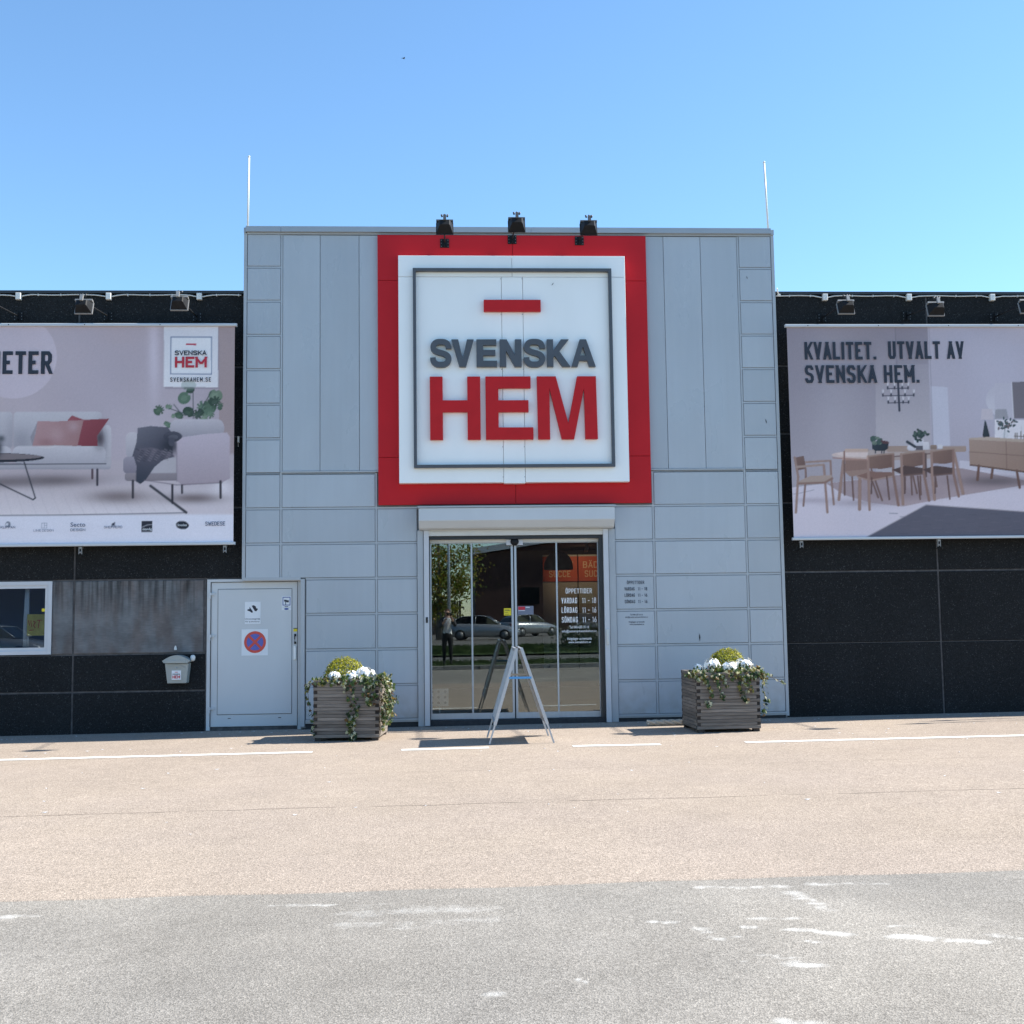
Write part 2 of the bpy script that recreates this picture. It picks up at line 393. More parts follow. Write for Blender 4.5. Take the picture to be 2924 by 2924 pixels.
def asphalt(name, c0, c1, grain, wear=False, crack=None, fine=1.0, patch=1.0):
    """stone grain at two sizes, slow patches, optional seam lines (y positions) and a worn-paint mask attribute"""
    mt = bpy.data.materials.new(name); mt.use_nodes = True
    N, K = mt.node_tree.nodes, mt.node_tree.links; b = N["Principled BSDF"]
    b.inputs["Roughness"].default_value = .95; b.inputs["Specular IOR Level"].default_value = .08
    tc = N.new("ShaderNodeTexCoord"); P = tc.outputs["Object"]
    def nz(scale, det=4, sc3=(1,1,1)):
        mp = N.new("ShaderNodeMapping"); mp.inputs["Scale"].default_value = sc3; K.new(P, mp.inputs[0])
        n = N.new("ShaderNodeTexNoise"); n.inputs["Scale"].default_value = scale; n.inputs["Detail"].default_value = det
        K.new(mp.outputs[0], n.inputs["Vector"]); return n.outputs[0]
    def rng(x, a, c, lo, hi):
        r = N.new("ShaderNodeMapRange"); r.inputs[1].default_value = a; r.inputs[2].default_value = c
        r.inputs[3].default_value = lo; r.inputs[4].default_value = hi; K.new(x, r.inputs[0]); return r.outputs[0]
    def op(o, x, y):
        q = N.new("ShaderNodeMath"); q.operation = o
        for i, s_ in enumerate((x, y)):
            if isinstance(s_, (int,float)): q.inputs[i].default_value = s_
            else: K.new(s_, q.inputs[i])
        return q.outputs[0]
    v = N.new("ShaderNodeTexVoronoi"); v.inputs["Scale"].default_value = 135*fine; K.new(P, v.inputs["Vector"])
    sx = N.new("ShaderNodeSeparateColor"); K.new(v.outputs["Color"], sx.inputs[0])
    g1 = rng(sx.outputs[0], 0, 1, 1-grain, 1+grain)
    g2 = rng(nz(62*fine, 3), .3, .7, 1-grain*.8, 1+grain*.8)
    g3 = op('MULTIPLY', rng(nz(1.1, 6), .3, .7, 1-.09*patch, 1+.08*patch), rng(nz(.33, 5, (1,.6,1)), .35, .65, 1-.09*patch, 1+.08*patch))
    g4 = rng(nz(6, 4), .3, .7, .95, 1.05)
    f = op('MULTIPLY', op('MULTIPLY', g1, g2), op('MULTIPLY', g3, g4))
    mx = N.new("ShaderNodeMix"); mx.data_type = 'RGBA'; mx.inputs["A"].default_value = (*c0,1); mx.inputs["B"].default_value = (*c1,1)
    K.new(rng(nz(.45, 4), .35, .65, 0, 1), mx.inputs["Factor"])
    col = mx.outputs["Result"]
    if crack:
        sep = N.new("ShaderNodeSeparateXYZ"); K.new(P, sep.inputs[0])
        wob = op('MULTIPLY', op('SUBTRACT', nz(1.3, 6), .5), .16)
        for y0, half, depth in crack:
            d = op('ABSOLUTE', op('ADD', op('SUBTRACT', sep.outputs[1], y0), wob), 0)
            brk = rng(nz(3.0, 3), .38, .5, 0, 1)
            mk = op('MULTIPLY', rng(d, half*.4, half, 1, 0), brk)
            f = op('MULTIPLY', f, rng(mk, 0, 1, 1, 1-depth))
    # pale stone chips
    v2 = N.new("ShaderNodeTexVoronoi"); v2.inputs["Scale"].default_value = 75; K.new(P, v2.inputs["Vector"])
    s2 = N.new("ShaderNodeSeparateColor"); K.new(v2.outputs["Color"], s2.inputs[0])
    f = op('MULTIPLY', f, rng(s2.outputs[2], .990, .995, 1, 1.3))
    sc = N.new("ShaderNodeVectorMath"); sc.operation = 'SCALE'; K.new(col, sc.inputs[0]); K.new(f, sc.inputs["Scale"])
    out = sc.outputs[0]
    if wear:
        at = N.new("ShaderNodeAttribute"); at.attribute_name = "wear"
        th = op('SUBTRACT', at.outputs["Fac"], op('MULTIPLY', op('ADD', nz(34, 6), nz(9, 5)), .40))
        k = op('MULTIPLY', rng(th, -.16, .46, 0, 1), .80)
        m2 = N.new("ShaderNodeMix"); m2.data_type = 'RGBA'; K.new(k, m2.inputs["Factor"]); K.new(out, m2.inputs["A"]); m2.inputs["B"].default_value = (.66,.65,.61,1)
        out = m2.outputs["Result"]
    K.new(out, b.inputs["Base Color"])
    bp = N.new("ShaderNodeBump"); bp.inputs["Distance"].default_value = .004; bp.inputs["Strength"].default_value = .7
    K.new(v.outputs["Distance"], bp.inputs["Height"]); K.new(bp.outputs[0], b.inputs["Normal"])
    return mt
M['forecourt'] = asphalt("red_tinted_asphalt", (.340,.284,.230), (.333,.279,.232), .24, crack=[(-6.80,.022,.45),(-4.75,.02,.18)], fine=.85, patch=.45)
M['asphalt'] = asphalt("grey_asphalt", (.280,.259,.226), (.245,.230,.206), .25, wear=True)
M['lot'] = asphalt("old_grey_asphalt", (.17,.165,.155), (.15,.147,.14), .2)

def glass(name, refl, tint):
    mt = bpy.data.materials.new(name); mt.use_nodes = True
    N, K = mt.node_tree.nodes, mt.node_tree.links
    for n in list(N):
        if n.type != 'OUTPUT_MATERIAL': N.remove(n)
    out = [n for n in N if n.type == 'OUTPUT_MATERIAL'][0]
    t = N.new("ShaderNodeBsdfTransparent"); t.inputs[0].default_value = (*tint,1)
    g = N.new("ShaderNodeBsdfGlossy"); g.inputs["Roughness"].default_value = .0; g.inputs[0].default_value = (.93,1,.98,1)
    fr = N.new("ShaderNodeFresnel"); fr.inputs[0].default_value = refl
    mx = N.new("ShaderNodeMixShader")
    K.new(fr.outputs[0], mx.inputs[0]); K.new(t.outputs[0], mx.inputs[1]); K.new(g.outputs[0], mx.inputs[2]); K.new(mx.outputs[0], out.inputs[0])
    return mt
M['glass'] = glass("door_glass", 2.05, (.88,.90,.90))
M['winglass'] = glass("window_glass", 1.6, (.82,.86,.90))

# ------------------------------------------------------------------ stroke lettering (condensed grotesque)
GL = {
 'A': (1, [[(0,0),(.5,1)], [(.5,1),(1,0)], [(.17,.27),(.83,.27)]]),
 'B': (1, [[(0,0),(0,1)], [(0,1),(.7,1),(.95,.9),(.95,.66),(.72,.54)], [(0,0),(.72,0),(1,.13),(1,.4),(.72,.54),(.0,.54)]]),
 'C': (1, [[(1,.74),(1,.86),(.8,1),(.2,1),(0,.86),(0,.14),(.2,0),(.8,0),(1,.14),(1,.26)]]),
 'D': (1, [[(0,0),(0,1),(.68,1),(1,.85),(1,.15),(.68,0),(0,0)]]),
 'E': (.9, [[(1,1),(0,1),(0,0),(1,0)], [(0,.51),(.86,.51)]]),
 'F': (.86, [[(1,1),(0,1),(0,0)], [(0,.5),(.85,.5)]]),
 'G': (1, [[(1,.74),(1,.86),(.8,1),(.2,1),(0,.86),(0,.14),(.2,0),(.8,0),(1,.14),(1,.46),(.55,.46)]]),
 'H': (1, [[(0,0),(0,1)], [(1,0),(1,1)], [(0,.51),(1,.51)]]),
 'I': (.0, [[(.5,0),(.5,1)]]),
 'J': (.8, [[(1,1),(1,.14),(.8,0),(.2,0),(0,.14),(0,.24)]]),
 'K': (1, [[(0,0),(0,1)], [(1,1),(.06,.40)], [(.34,.58),(1,0)]]),
 'L': (.85, [[(0,1),(0,0),(1,0)]]),
 'M': (1.28, [[(0,0),(0,1)], [(0,1),(.5,.30)], [(.5,.30),(1,1)], [(1,1),(1,0)]]),
 'N': (1.05, [[(0,0),(0,1)], [(0,1),(1,0)], [(1,0),(1,1)]]),
 'O': (1, [[(.2,1),(0,.86),(0,.14),(.2,0),(.8,0),(1,.14),(1,.86),(.8,1),(.2,1)]]),
 'P': (1, [[(0,0),(0,1)], [(0,1),(.75,1),(1,.88),(1,.57),(.75,.45),(0,.45)]]),
 'R': (1, [[(0,0),(0,1)], [(0,1),(.75,1),(1,.88),(1,.60),(.75,.48),(0,.48)], [(.55,.46),(1.02,0)]]),
 'S': (1, [[(1,.78),(1,.86),(.8,1),(.2,1),(0,.86),(0,.68),(.2,.55),(.8,.46),(1,.33),(1,.14),(.8,0),(.2,0),(0,.14),(0,.22)]]),
 'T': (.95, [[(0,1),(1,1)], [(.5,1),(.5,0)]]),
 'U': (1, [[(0,1),(0,.14),(.2,0),(.8,0),(1,.14),(1,1)]]),
 'V': (1, [[(0,1),(.5,0)], [(.5,0),(1,1)]]),
 'W': (1.4, [[(0,1),(.27,0)], [(.27,0),(.5,.8)], [(.5,.8),(.73,0)], [(.73,0),(1,1)]]),
 'Y': (1, [[(0,1),(.5,.42),(1,1)], [(.5,.42),(.5,0)]]),
 '0': (.95, [[(.2,1),(0,.86),(0,.14),(.2,0),(.8,0),(1,.14),(1,.86),(.8,1),(.2,1)]]),
 '1': (.42, [[(0,.80),(.9,1),(.9,0)]]),
 '6': (.95, [[(.75,1),(.08,.50),(0,.36)], [(.2,.55),(0,.40),(0,.14),(.2,0),(.8,0),(1,.14),(1,.40),(.8,.55),(.2,.55)]]),
 '8': (.95, [[(.2,1),(.04,.88),(.04,.66),(.2,.54),(.8,.54),(.96,.66),(.96,.88),(.8,1),(.2,1)], [(.2,.54),(0,.4),(0,.14),(.2,0),(.8,0),(1,.14),(1,.4),(.8,.54),(.2,.54)]]),
 '3': (.95, [[(0,.8),(0,.88),(.2,1),(.8,1),(.96,.88),(.96,.66),(.8,.54),(.35,.54)], [(.8,.54),(1,.40),(1,.14),(.8,0),(.2,0),(0,.14),(0,.22)]]),
 '4': (1, [[(.7,0),(.7,.7)], [(.45,1),(0,.25),(1,.25)]]),
 '5': (.95, [[(.95,1),(.1,1),(.04,.55),(.8,.6),(1,.45),(1,.14),(.8,0),(.2,0),(0,.14)]]),
 '%': (1.2, [[(0,0),(1,1)], [(.05,1),(.05,.7),(.35,.7),(.35,1),(.05,1)], [(.65,.3),(.65,0),(.95,0),(.95,.3),(.65,.3)]]),
 '-': (.6, [[(0,.45),(1,.45)]]),
 '.': (.0, [[(.5,-.02),(.5,.06)]]),
}
def text_w(s, h, wf, st, sp):
    w = 0
    for ch in s:
        if ch == ' ': w += h*.30
        else:
            base = {'Ö':'O','Ä':'A','Å':'A','É':'E'}.get(ch, ch)
            w += GL[base][0]*(wf-st)*h + st*h + sp*h
    return w - sp*h
def text(mb, s, x, z, h, y, wf=.46, st=.15, sp=.11, mi=0, align='l', fit=None):
    """caps lettering; x,z = baseline start; wf = letter width / height; st = stroke / height; fit = total width"""
    if fit:
        for _ in range(6):
            k = fit/text_w(s,h,wf,st,sp); wf = st+(wf-st)*k; sp *= k
    W = text_w(s,h,wf,st,sp)
    if align == 'c': x -= W/2
    if align == 'r': x -= W
    for ch in s:
        if ch == ' ': x += h*.30; continue
        base = {'Ö':'O','Ä':'A','Å':'A','É':'E'}.get(ch, ch)
        gw, strokes = GL[base]; bw = gw*(wf-st)*h; s2 = st*h/2
        if ch == '.': mb.box(x, x+st*h, y-.0003, y+.0003, z, z+st*h, mi); x += st*h+sp*h; continue
        for k, pl in enumerate(strokes):
            pts = [Vector((x+s2+(a*bw if gw else 0), z+s2+b*(h-2*s2))) for a,b in pl]
            if pl[0] != pl[-1]:                          # free ends run out to the letter's box
                for e,nb in ((0,1),(-1,-2)):
                    d = (pts[e]-pts[nb]).normalized(); a_,b_ = pl[e]
                    if (b_ in (0,1) and abs(d.y) > .3) or (a_ in (0,1) and abs(d.y) < .05): pts[e] = pts[e]+d*s2*(1 if min(abs(d.x),abs(d.y)) < .05 else 1.8)
            n0 = len(mb.v); mb.ribbon([(p.x,p.y) for p in pts], st*h, y-.0015*k, mi)
            mb.v[n0:] = [(vx,vy,min(max(vz,z),z+h)) for vx,vy,vz in mb.v[n0:]]
        if ch in 'ÖÄ':
            for q in (.25,.75): mb.box(x+s2+q*bw-st*h*.5, x+s2+q*bw+st*h*.5, y-.0003, y+.0003, z+h*1.06, z+h*1.06+st*h*.9, mi)
        if ch == 'É': mb.ribbon([(x+s2+bw*.4,z+h*1.06),(x+s2+bw*.8,z+h*1.22)], st*h*.8, y, mi)
        x += bw + st*h + sp*h
    return x
_FONTC = {}
def fine_text(mb, s, x, z, h, y, fit, mi=0):
    """small mixed-case lettering from Blender's built-in font, squeezed to the width fit"""
    cu = bpy.data.curves.new("lettering", 'FONT'); cu.body = s; cu.size = h*1.4; cu.resolution_u = 2; cu.offset = h*.012
    o = bpy.data.objects.new("lettering", cu); COL.objects.link(o)
    dg = bpy.context.evaluated_depsgraph_get(); me = o.evaluated_get(dg).to_mesh()
    co = [v.co.copy() for v in me.vertices]; fs = [tuple(p.vertices) for p in me.polygons]
    o.evaluated_get(dg).to_mesh_clear(); bpy.data.objects.remove(o); bpy.data.curves.remove(cu)
    x0 = min(c.x for c in co); x1 = max(c.x for c in co); k = fit/(x1-x0)
    mb.add([(x+(c.x-x0)*k, y, z+c.y) for c in co], fs, mi)
    return mb

# ------------------------------------------------------------------ ground
def sheet(name, x0, x1, y0, y1, dz, mt, nx=1, ny=1):
    mb = MB(); xs = np.linspace(x0,x1,nx+1); ys = np.linspace(y0,y1,ny+1)
    for j in range(ny):
        for i in range(nx):
            mb.add([(xs[i],ys[j],G(xs[i])+dz),(xs[i+1],ys[j],G(xs[i+1])+dz),(xs[i+1],ys[j+1],G(xs[i+1])+dz),(xs[i],ys[j+1],G(xs[i])+dz)], [(0,1,2,3)])
    return struct(mb.build(name, mt))
struct(MB().add([(-600,-600,-4.2),(600,-600,2.4),(600,600,2.4),(-600,600,-4.2)], [(0,1,2,3)]).build("ground", M['lot']))
# red forecourt; its outer edge against the grey asphalt is a little uneven
mb = MB(); xs = np.linspace(-40,40,401)
wob = [-9.765 + .012*math.sin(x*1.7) + .010*math.sin(x*5.3+1) + random.uniform(-.006,.006) for x in xs]
for i in range(400):
    mb.add([(xs[i],wob[i],G(xs[i])),(xs[i+1],wob[i+1],G(xs[i+1])),(xs[i+1],9,G(xs[i+1])),(xs[i],9,G(xs[i])),(xs[i],wob[i]-.02,G(xs[i])-.008),(xs[i+1],wob[i+1]-.02,G(xs[i+1])-.008)], [(0,1,2,3),(4,5,1,0)])
struct(mb.build("forecourt", M['forecourt']))
# grey asphalt lane with worn remains of white paint
NX, NY = 300, 130
gx = np.linspace(-4.5,4.5,NX+1); gy = np.linspace(-13.4,-9.70,NY+1)
X, Y = np.meshgrid(gx, gy)
wear = np.zeros_like(X)
def smear(x0,y0,x1,y1,wd,a):
    """a worn stroke: overlapping uneven patches along its line"""
    global wear
    L_ = math.hypot(x1-x0,y1-y0); n = max(3,int(L_/.035))
    for i in range(n):
        t = (i+random.uniform(-.5,.5))/max(1,n-1); cx,cy = x0+(x1-x0)*t+random.gauss(0,.012),y0+(y1-y0)*t+random.gauss(0,.012)
        rx,ry = wd*random.uniform(.5,1.5),wd*random.uniform(.35,1.0)
        wear = np.maximum(wear, a*random.uniform(.45,1.0)*np.exp(-((X-cx)/rx)**2-((Y-cy)/ry)**2))
for a in ((0.55,-9.95,1.07,-9.99,0.05,0.75),(1.05,-10.12,1.11,-10.54,0.06,0.7),(1.17,-9.94,1.66,-9.99,0.05,0.75),(0.67,-10.63,0.89,-10.66,0.05,0.8),(0.19,-10.64,0.27,-10.66,0.045,0.9),(0.38,-10.75,0.43,-10.97,0.045,0.95),(0.43,-10.97,0.54,-10.96,0.04,0.75),(0.61,-10.79,0.65,-10.80,0.04,0.85),(0.84,-10.87,1.08,-10.99,0.05,0.95),(0.84,-11.07,0.87,-11.08,0.04,0.9),(1.32,-10.83,1.42,-10.91,0.05,0.75),(1.29,-11.04,1.62,-11.19,0.055,1.0),(1.70,-11.06,1.84,-11.15,0.05,0.9),(0.65,-11.41,0.73,-11.44,0.06,1.1),(0.61,-11.29,0.66,-11.33,0.05,0.7),(-1.79,-10.04,-1.50,-10.07,0.05,0.7),(-1.34,-10.52,-1.28,-10.09,0.2,0.40),(-1.19,-10.25,-0.65,-10.25,0.2,0.40),(-1.25,-10.53,-0.64,-10.50,0.16,0.40),(-3.25,-10.11,-3.12,-10.12,0.07,0.75),(0.46,-11.35,0.47,-11.36,0.03,0.8),(-0.68,-11.69,-0.65,-11.69,0.05,0.7),(0.41,-12.13,0.50,-12.14,0.05,0.8),(-0.29,-11.54,-0.26,-11.54,0.03,0.8)): smear(*a)
mb = MB(); mb.v = [(float(a),float(b),G(float(a))-.004) for a,b in zip(X.ravel(),Y.ravel())]
for j in range(NY):
    for i in range(NX):
        k = j*(NX+1)+i; mb.f.append((k,k+1,k+NX+2,k+NX+1)); mb.m.append(0); mb.smooth.append(False)
o = mb.build("asphalt_lane", M['asphalt']); struct(o)
at = o.data.attributes.new("wear", 'FLOAT', 'POINT'); at.data.foreach_set("value", wear.ravel().astype(np.float32))
for nm,x0,x1,y0,y1 in (("asphalt_lane",-40,-4.5,-13.4,-9.70),("asphalt_lane",4.5,40,-13.4,-9.70),("asphalt_lane",-40,40,-16.35,-13.4)):
    sheet(nm,x0,x1,y0,y1,-.004,M['asphalt'])
# painted lines along the front of the shop
for x0,x1,y0,y1 in ((-16,-2.44,-2.80,-2.79),(-1.41,-.39,-2.80,-2.79),(.59,1.62,-2.85,-2.90),(2.62,16,-2.91,-2.95)):
    mb = MB(); n = max(4,int((x1-x0)/.12)); px = np.linspace(x0,x1,n+1)
    ed = [(random.uniform(-.006,.006),random.uniform(-.006,.006)) for _ in px]
    for i in range(n):
        ya = y0+(y1-y0)*i/n; yb = y0+(y1-y0)*(i+1)/n
        mb.add([(px[i],ya-.07+ed[i][0],G(px[i])+.004),(px[i+1],yb-.07+ed[i+1][0],G(px[i+1])+.004),(px[i+1],yb+.07+ed[i+1][1],G(px[i+1])+.004),(px[i],ya+.07+ed[i][1],G(px[i])+.004)], [(0,1,2,3)])
    struct(mb.build("road_marking", M['paint']))

# ------------------------------------------------------------------ entrance tower
T = thing("entrance_tower", "grey panel clad shop entrance tower taller than the dark wings beside it", "building", (.125,0,-.085))
XL, XR = -3.75, 4.0
A0, A1 = -3.21, 3.46          # inner edge of the corner panel columns
B0, B1 = -1.865, 2.11
D0, D1 = -1.285, 1.545        # door surround
YB = .03                      # face of the backing behind the panels
b = MB()                      # carcass: blocks round the doorway, side walls, roof deck
b.box(XL+.02,-2.93,YB,.30,2.02,6.98)
b.box(-2.93,D0+.02,YB,.30,-.085,6.98)
b.box(D0+.02,D1-.02,YB,.30,2.62,6.98)
b.box(D1-.02,XR-.02,YB,.30,-.055,6.98)
b.box(XL+.02,XL+.3,.30,8,6.0,6.98); b.box(XR-.3,XR-.02,.30,8,6.0,6.98); b.box(XL+.3,XR-.3,7.7,8,6.0,6.98)
b.box(XL+.3,XR-.3,.30,7.7,6.60,6.75)
b.build("wall", M['back'], T)
g = .019
PAN = {}
def panel(x0,x1,z0,z1,name="cladding_panel",mt='panel',y0=0.,y1=YB):
    k = (round(x1-x0,3), round(z1-z0,3), mt, round(y1-y0,3))
    if k not in PAN: PAN[k] = MB().cbox(0,x1-x0,0,y1-y0,0,z1-z0,.003).mesh(name, M[mt])
    r = .0012
    return put(name, PAN[k], T, (x0-.125,y0+random.uniform(-r,r),z0+.085), (random.uniform(-r,r)*1.0,0,random.uniform(-r,r)*1.2))
rows = [.5*k for k in range(14)]
def col(x0,x1,lo,hi,eL=g,eR=g):
    for z in rows:
        if z+.01 >= lo and z+.49 <= hi: panel(x0+eL, x1-eR, z+(g if z > 0 else .035), z+.5-g)
col(XL+.045,A0,2,7,.006,g); col(A0,B0,2,3.5); col(-2.87,B0,0,2.0); col(B0,D0,0,3.0,g,.006)
col(D1,B1,0,3.0,.006,g); col(B1,A1,0,3.5); col(A1,XR-.045,0,7,g,.006)
for x0,x1 in ((A0,-2.66),(-2.66,-2.10),(-2.10,-1.75),(2.00,2.35),(2.35,2.90),(2.90,A1)):
    panel(x0+(g if x0==A0 else .003), x1-(g if x1==A1 else .003), 3.535, 6.975, "cladding_sheet")
STR = {}
def strip(x0,x1,z0,z1,y0=.005,y1=YB,name="joint_profile",mt='trim'):
    k = (round(x1-x0,3),round(z1-z0,3),round(y1-y0,3),mt)
    if k not in STR: STR[k] = MB().box(0,x1-x0,0,y1-y0,0,z1-z0).mesh(name, M[mt])
    return put(name, STR[k], T, (x0-.125,y0,z0+.085))
w = .0135
for x,lo,hi in ((A0,2.03,6.98),(B0,.0,3.5),(B1,-.02,3.5),(A1,-.02,6.98)): strip(x-w,x+w,lo,hi)
for z in rows[1:]+[3.5]:
    segs = []
    if z > 2.1: segs += [(XL+.046,A0-w-.001)]
    if z > 3.6: pass
    else:
        segs += [((A0 if z > 2.1 else -2.87)+w,B0-w),(B1+w,A1-w)]
        if z < 3.2: segs += [(B0+w,D0-.001),(D1+.001,B1-w)]
    segs += [(A1+w,XR-.046)]
    for x0,x1 in segs: strip(x0,x1,z-w,z+w)
for x0,x1 in ((A0,-1.83),(2.08,A1)): strip(x0,x1,3.512,3.532,-.012,YB,"drip_flashing")
strip(XL,XL+.044,2.0,7.0,-.006,.30,"corner_trim"); strip(XR-.044,XR,-.03,7.0,-.006,.30,"corner_trim")
strip(XL,-2.93,1.985,2.03,-.004,.098,"soffit_trim")
strip(-2.93,-2.872,-.06,2.0,-.004,.098,"corner_trim")
for x0,x1 in ((-2.86,D0-.001),(D1+.001,XR-.046)):
    strip(x0,x1,.004,.030,-.012,YB,"base_flashing"); strip(x0,x1,-.02,.003,.002,YB,"base_flashing")
    strip(x0,x1,-.13,-.021,.022,.035,"plinth",'plinth')
# parapet cap in three lengths
for x0,x1 in ((XL+.03,-3.22),(-3.216,.40),(.404,XR-.05)):
    strip(x0,x1,7.012,7.09,-.055,.36,"parapet_cap",'cap')
strip(XL+.046,XR-.046,6.985,7.010,-.008,.2,"parapet_flashing")
for x0,x1 in ((XL,XL+.028),(XR-.048,XR)): strip(x0,x1,7.001,7.075,-.03,.36,"parapet_cap",'cap')

# roller shutter over the doorway
bx = MB(); bx.loft([[(x,-.25,2.79),(x,-.25,2.968),(x,-.002,2.968),(x,-.002,2.672),(x,-.10,2.672),(x,-.16,2.69)] for x in (D0+.028,D1-.028)], 0)
bx.build("shutter_box", M['box'], T, bevel=.006)
strip(D0+.012,D1-.012,2.972,2.996,-.265,-.001,"box_cover",'trim')
for x0,x1,bx0,bx1 in ((-1.192,-1.120,-1.284,-1.194),(1.370,1.442,1.444,1.544)):
    strip(x0,x1,-.078 if x0 < 0 else -.072,2.668,-.055,.02,"guide_rail",'pvc')
    strip(bx0,bx1,-.085 if x0 < 0 else -.07,2.669,-.03,.06,"door_post",'trim')
    xe = (bx1-.006) if x0 < 0 else bx0+.002
    strip(xe,xe+.004,-.07,2.66,-.034,-.030,"post_seam",'plinth')
strip(-1.119,1.369,2.588,2.650,-.04,.02,"shutter_bar",'rail')
strip(-1.119,1.369,2.652,2.669,-.05,.05,"shutter_curtain",'rail')
strip(-1.118,1.368,2.540,2.587,.0,.20,"door_lintel",'darkmetal')
strip(1.318,1.369,-.07,2.539,.0,.20,"door_jamb",'darkmetal')
strip(-1.119,-1.112,-.08,2.539,.0,.20,"door_jamb",'darkmetal')
strip(-1.119,1.369,-.10,-.012,-.005,.45,"door_threshold",'plinth')
strip(-1.111,1.316,2.498,2.538,.085,.16,"door_header",'rail')
# lock and switch boxes
mbx = MB().cbox(1.385,1.425,-.085,-.056,1.02,1.235,.004); mbx.box(1.392,1.418,-.09,-.0855,1.05,1.10); mbx.box(1.392,1.418,-.09,-.0855,1.14,1.19)
mbx.build("key_switch", M['rail'], T)
MB().cbox(-1.170,-1.140,-.062,-.056,1.36,1.44,.002).box(-1.16,-1.15,-.066,-.063,1.38,1.42).build("lock_plate", M['darkmetal'], T)
# sliding door leaves: aluminium profiles with a pane each
edges = [(-1.110,-.512,.128,.022,.014),(-.518,.082,.110,.016,.030),(.100,.714,.110,.030,.016),(.708,1.315,.128,.014,.014)]
for i,(x0,x1,y0,sa,sb) in enumerate(edges):
    f = MB(); y1 = y0+.036
    top = 2.497
    f.box(x0,x0+sa,y0,y1,-.008,top); f.box(x1-sb,x1,y0,y1,-.008,top)
    f.box(x0+sa,x1-sb,y0,y1,-.008,.075); f.box(x0+sa,x1-sb,y0,y1,top-.012,top)
    leaf = f.build("sliding_door", M['alu'], T)
    MB().box(x0+sa,x1-sb,.1275,.1345,.075,top-.012).build("pane", M['glass'], leaf)
MB().box(.083,.099,.118,.138,-.005,2.497).build("door_seal", M['black'], T)
sn = MB().cbox(-.015,.225,.06,.084,2.452,2.535,.004).build("sensor_plate", M['pvc'], T)
d = MB(); rings = []
for k in range(5):
    a = k/4*math.pi/2; rr = .060*math.cos(a)+.002
    rings.append([(.105+rr*math.cos(t)*1.0,.060-.05*math.sin(a),2.500+rr*.9*math.sin(t)) for t in [2*math.pi*q/14 for q in range(14)]])
d.loft(rings[::-1], 0, True).build("sensor", M['black'], T)

# ------------------------------------------------------------------ logo sign
SG = thing("logo_sign", "big square red and white SVENSKA HEM sign above the entrance", "sign", (.125,0,3.03))
def spart(mb, name, mt, bevel=0): return mb.build(name, M[mt], SG, bevel=bevel)
X0,X1,Z0,Z1 = -1.83,2.082,3.035,6.965
wx0,wx1,wz0,wz1 = -1.527,1.745,3.329,6.616
q = .0025
for r in ((X0,.126-q,6.292+q,Z1),(.126+q,X1,6.292+q,Z1),(X0,wx0+.1,3.714+q,6.292-q),(wx1-.1,X1,3.714+q,6.292-q),(X0,.126-q,Z0,3.714-q),(.126+q,X1,Z0,3.714-q)):
    spart(MB().cbox(r[0],r[1],-.06,-.002,r[2],r[3],.003), "red_panel", 'red')
for r in ((wx0,.106-q,6.305+q,wz1),(.106+q,wx1,6.305+q,wz1),(wx0,-.050-q,wz0,6.305-q),(-.050+q,.257-q,wz0-.012,6.305-q),(.257+q,wx1,wz0,6.305-q)):
    spart(MB().cbox(r[0],r[1],-.20,-.062,r[2],r[3],.003), "white_panel", 'white')
for z in (6.27,5.75,4.95,4.35,3.83,3.4):               # panel fixings along the two seams
    for x in (-.066,.241): spart(MB().box(x,x+.012,-.2025,-.200,z,z+.012), "fixing", 'trim')
f = MB(); a = .043
fx0,fx1,fz0,fz1 = -1.318,1.537,3.537,6.415
f.box(fx0,fx1,-.265,-.201,fz1-a,fz1); f.box(fx0,fx1,-.265,-.201,fz0,fz0+a); f.box(fx0,fx0+a,-.265,-.201,fz0+a,fz1-a); f.box(fx1-a,fx1,-.265,-.201,fz0+a,fz1-a)
spart(f, "square_outline", 'letter_grey')
LY0, LY1 = -.27, -.201
spart(MB().cbox(-.308,.508,LY0,LY1,5.786,5.952,.003), "bar", 'letter_red')
def letter(polys, mt):
    mb = MB()
    for p in polys: mb.poly(p, LY0, LY1)
    return spart(mb, "letter", mt)
hx = lambda p: -1.086+(p-386)*(2.381/(1490-386)); hz = lambda p: 3.935+(1548-p)*(.903/(1548-1135))
def hem(*polys): return letter([[(hx(x),hz(z)) for x,z in p] for p in polys], 'letter_red')
hem([(386,1135),(470,1135),(470,1291),(632,1291),(632,1135),(717,1135),(717,1548),(632,1548),(632,1367),(470,1367),(470,1548),(386,1548)])
hem([(752,1135),(1050,1135),(1050,1211),(836,1211),(836,1292),(1034,1292),(1034,1368),(836,1368),(836,1470),(1064,1470),(1064,1548),(752,1548)])
hem([(1092,1135),(1217,1135),(1296,1444),(1360,1135),(1484,1135),(1490,1548),(1408,1548),(1404,1212),(1333,1548),(1252,1548),(1174,1212),(1174,1548),(1096,1548)])
sx = lambda p: -1.080+(p-386)*(2.364/(1477-386)); sz = lambda p: 4.980+(1068-p)*(.395/(1068-894))
def sv(*polys): return letter([[(sx(x),sz(z)) for x,z in p] for p in polys], 'letter_grey')
